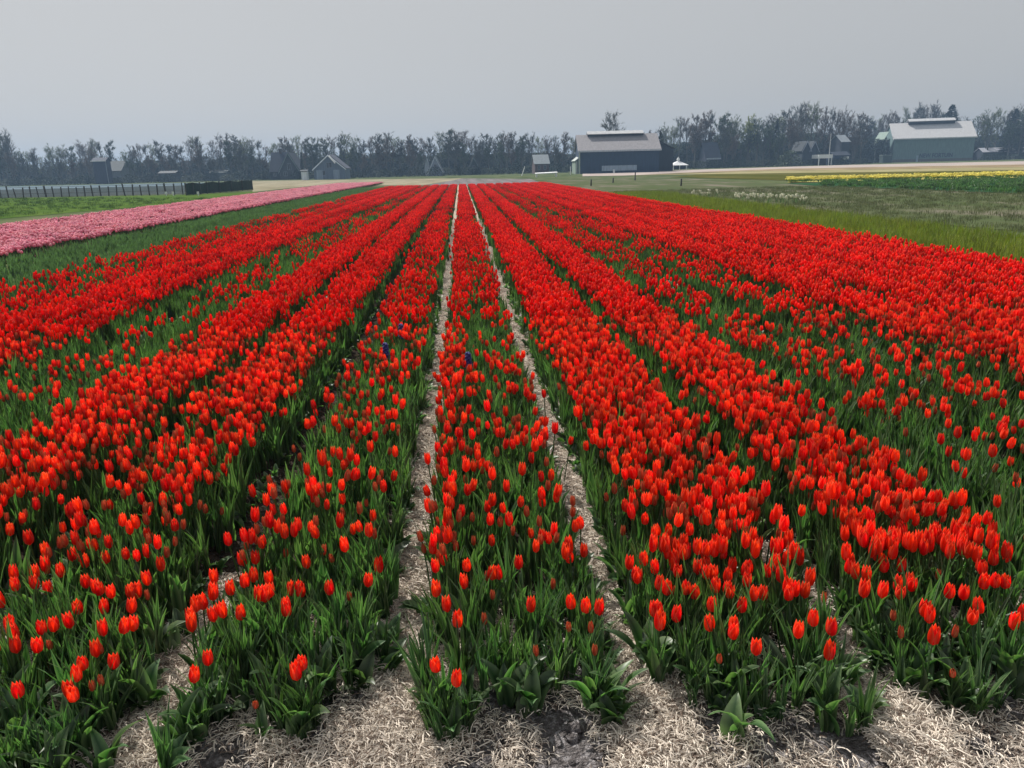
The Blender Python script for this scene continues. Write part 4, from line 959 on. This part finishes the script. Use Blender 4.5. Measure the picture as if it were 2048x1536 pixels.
SKY = [(-250, 300), (-60, 285), (8, 274), (30, 303), (66, 300), (78, 318), (90, 307), (115, 297), (150, 293), (185, 282), (205, 285), (220, 288), (229, 322), (241, 305), (262, 297), (290, 287), (330, 290), (352, 294), (378, 287), (394, 280), (407, 316), (420, 285),
       (445, 279), (482, 276), (512, 284), (530, 296), (560, 288), (600, 277), (640, 282), (690, 270), (720, 280), (762, 267), (792, 275), (830, 283), (862, 278), (900, 264), (940, 277), (1000, 275), (1040, 268), (1060, 277), (1110, 272), (1135, 272), (1160, 280), (1290, 272), (1325, 265), (1350, 250), (1380, 241),
       (1412, 232), (1450, 240), (1490, 250), (1520, 242), (1560, 240), (1600, 222), (1640, 220), (1680, 226), (1712, 236), (1745, 237), (1775, 232), (1810, 228), (1840, 224), (1865, 216), (1890, 232), (1930, 240), (1960, 236), (2000, 228), (2022, 219), (2050, 215), (2300, 210)]
def skyline(x): return float(np.interp(x, [a for a, _ in SKY], [b for _, b in SKY]))
def dist(x): return float(np.interp(x, [-250, 0, 700, 1150, 1700, 2300], [232, 226, 205, 205, 232, 282]))
def region(x):
    for lim, s in ((75, 'at the far left edge'), (185, 'left of the tall dark house'), (235, 'behind the tall dark house at left'), (408, 'in the thin row between the dark house and the big clump'), (535, 'in the big clump left of the steep dark roofs'), (625, 'behind the steep dark roofed houses'),
                   (720, 'behind the white trimmed chalet'), (845, 'between the chalet and the small white gable'), (965, 'behind the small white gable'), (1065, 'left of the brick house'), (1160, 'between the brick house and the grey barn'), (1345, 'behind the grey barn'), (1480, 'behind the white kiosk and the dark house'),
                   (1600, 'between the dark house and the zigzag gables'), (1720, 'behind the flagpole and carport'), (1790, 'left of the green barn'), (1960, 'behind the green barn'), (9999, 'right of the green barn')):
        if x <= lim: return s
bare = [t for t in TV if t[3] == 'bare']; full = [t for t in TV if t[3] == 'full']
def tw(t): return {'twigs': 'grey', 'brown_twigs': 'brownish', 'fresh_twigs': 'fresh green', 'greenish_twigs': 'green'}[t[1].materials[0].name]
x = -150.0; k = 0
while x < 2230:                                                   # row that makes the skyline
    top = skyline(x) + random.uniform(-3, 7); D_ = dist(x) + random.uniform(4, 22) + (48 if 1738 < x < 1975 else 0); X_, h_ = at(x, D_, top)
    st = random.choice(bare + [TV[5]]) if random.random() < .62 else random.choice(full)
    w1 = region(x); kind = tw(st) + (' twiggy tree ' if st[3] != 'full' else ' dense tree ')
    put_tree(st[0], st[1], st[2], X_, D_, max(h_, 5), random.uniform(.8, 1.15) * (13 / max(h_, 5)) ** .35, kind + w1, kind.strip() + 's ' + w1)
    x += random.uniform(11, 19); k += 1
x = -140.0
while x < 2230:                                                   # lower, nearer row
    top = skyline(x) + random.uniform(10, 34); D_ = dist(x) + random.uniform(-8, 4); X_, h_ = at(x, D_, top)
    if any(a - 9 < x < b + 9 for a, b in ((188, 245), (625, 695), (858, 886), (1066, 1100), (1140, 1345), (1345, 1378), (1410, 1442), (1600, 1700), (1742, 1960), (1966, 2014))): x += 12; continue
    st = random.choice(full); w1 = region(x)
    put_tree(st[0], st[1], st[2], X_, D_, max(h_, 4.5), random.uniform(.9, 1.3), tw(st) + ' lower bushy tree ' + w1, tw(st) + ' lower trees ' + w1)
    x += random.uniform(17, 30)
# singled-out trees
for px_, top, D_, tv, wx, lab in ((1225, 235, 176, TV[0], 1.25, 'wide bare crowned tree rising right above the roof of the grey barn'), (10, 272, 222, TV[4], .8, 'tall bare tree at the left edge of the view'),
        (394, 279, 210, TV[5], .9, 'slender bare tree just left of the gap before the big clump'), (1604, 217, 236, TV[1], 1.0, 'tallest bare tree above the zigzag gables')):
    X_, h_ = at(px_, D_, top); put_tree(tv[0], tv[1], tv[2], X_, D_, h_, wx, lab, None)
X_, h_ = at(1500, 222, 240); put_tree(TV[2][0], wil, 14, X_, 222, h_, .8, 'yellow green willow standing out among the dark trees', None, 'willow_tree')
for px_, top, D_, wx, lab in ((1906, 208, 272, 2.0, 'dark conifer rising above the right part of the green barn roof'), (1556, 236, 226, .8, 'dark conifer left of the zigzag gables'), (602, 303, 186, .7, 'small dark conifer left of the white trimmed chalet'),
        (1322, 262, 172, 1.2, 'dark conifer just behind the right end of the grey barn'), (1180, 263, 172, 1.0, 'low dark conifer top behind the left end of the grey barn roof'), (918, 322, 184, .9, 'dark little conifer right of the small white gable'), (2035, 216, 262, 1.5, 'broad dark conifer at the right edge of the view')):
    X_, h_ = at(px_, D_, top); put_tree(CV[0], CV[1], CV[2], X_, D_, h_, wx, lab, None, 'conifer', 'conifer')

# solid undergrowth behind the row
def bushm(mb, n=260, rx=3.2, h=4.0, z=.30):
    for k in range(n):
        a = random.uniform(0, 6.283); t = random.random(); r = rx * math.sqrt(random.random()) * (1 - t ** 2.2 * .7)
        c = Vector((r * math.cos(a), r * math.sin(a), h * t)); q = Vector((random.gauss(0, 1), random.gauss(0, 1), random.gauss(0, 1))).normalized(); b = q.cross(Vector((.2, .1, 1))).normalized(); s = z * random.uniform(.5, 1.3)
        mb.add([c - q * s, c + b * s * .8, c + q * s, c - b * s * .8], [(0, 1, 2, 3)])
wd = [src('woodland_clump', lambda mb: bushm(mb, 1500, 4.0, 10, .26), M['bush'], False) for i in range(5)]
pp, ss = [], []
for k in range(1500):
    x = random.uniform(-260, 2320); D_ = dist(x) + random.uniform(22, 70); X_, h_ = at(x, D_, skyline(x) + 6 + abs(random.gauss(0, 12)))
    if h_ < 3: continue
    pp.append((X_, D_, 0)); ss.append((random.uniform(.6, .9), random.uniform(.6, .9), h_ / 10 * .62))
scatter('woodland', wd, pp, np.stack([np.zeros(len(pp)), np.zeros(len(pp)), rng.uniform(0, 6.28, len(pp))], 1), ss, rng.integers(0, 5, len(pp)), 'dark undergrowth of the wood filling in behind the rows of trees', 'woodland')
# hedges and bushes along the foot of the wood
hm = [src('bush_leaves', lambda mb: bushm(mb, 700, 2.4, 2.6, .16), M['bush'], False) for i in range(4)]
x = -120.0
while x < 2200:
    if any(a < x < b for a, b in ((1140, 1345), (1345, 1378), (1636, 1664), (1742, 1960))): x += 14; continue
    D_ = dist(x) - random.uniform(6, 16); X_, _ = at(x, D_)
    e = empty('bush', (X_, D_, 0), 'low dark bush ' + region(x), 'bush', 'bushes ' + region(x), random.uniform(0, 6)); e.scale = (1, 1, random.uniform(.5, .95))
    link(bpy.data.objects.new('foliage', random.choice(hm)), e)
    x += random.uniform(15, 25)
X_, h_ = at(1580, 206, 301); e = empty('bush', (X_, 206, 0), 'large rounded grey green bush left of the carport', 'bush'); e.scale = (1.5, 1.5, h_ / 2.6)
pb = hm[0].copy(); pb.materials[0] = mat('pale_bush', (0.09, 0.12, 0.08), rough=.9); link(bpy.data.objects.new('foliage', pb), e)

# ------------------------------------------------------------------ haze
mb = MB(); mb.box(-1400, 1400, -120, 1500, -1.0, 27.0)
hz = mb.obj('haze', []) if False else None
hm_ = bpy.data.materials.new('haze'); hm_.use_nodes = True; N = hm_.node_tree.nodes; N.clear()
pv = N.new('ShaderNodeVolumePrincipled'); mo = N.new('ShaderNodeOutputMaterial'); hm_.node_tree.links.new(pv.outputs[0], mo.inputs['Volume'])
pv.inputs['Color'].default_value = (0.45, 0.68, 1.0, 1); pv.inputs['Density'].default_value = 0.00062; pv.inputs['Anisotropy'].default_value = 0.2
hz = mb.obj('haze', hm_); hz['kind'] = 'stuff'; tag(hz, 'thin pale haze over the fields and trees', 'haze')
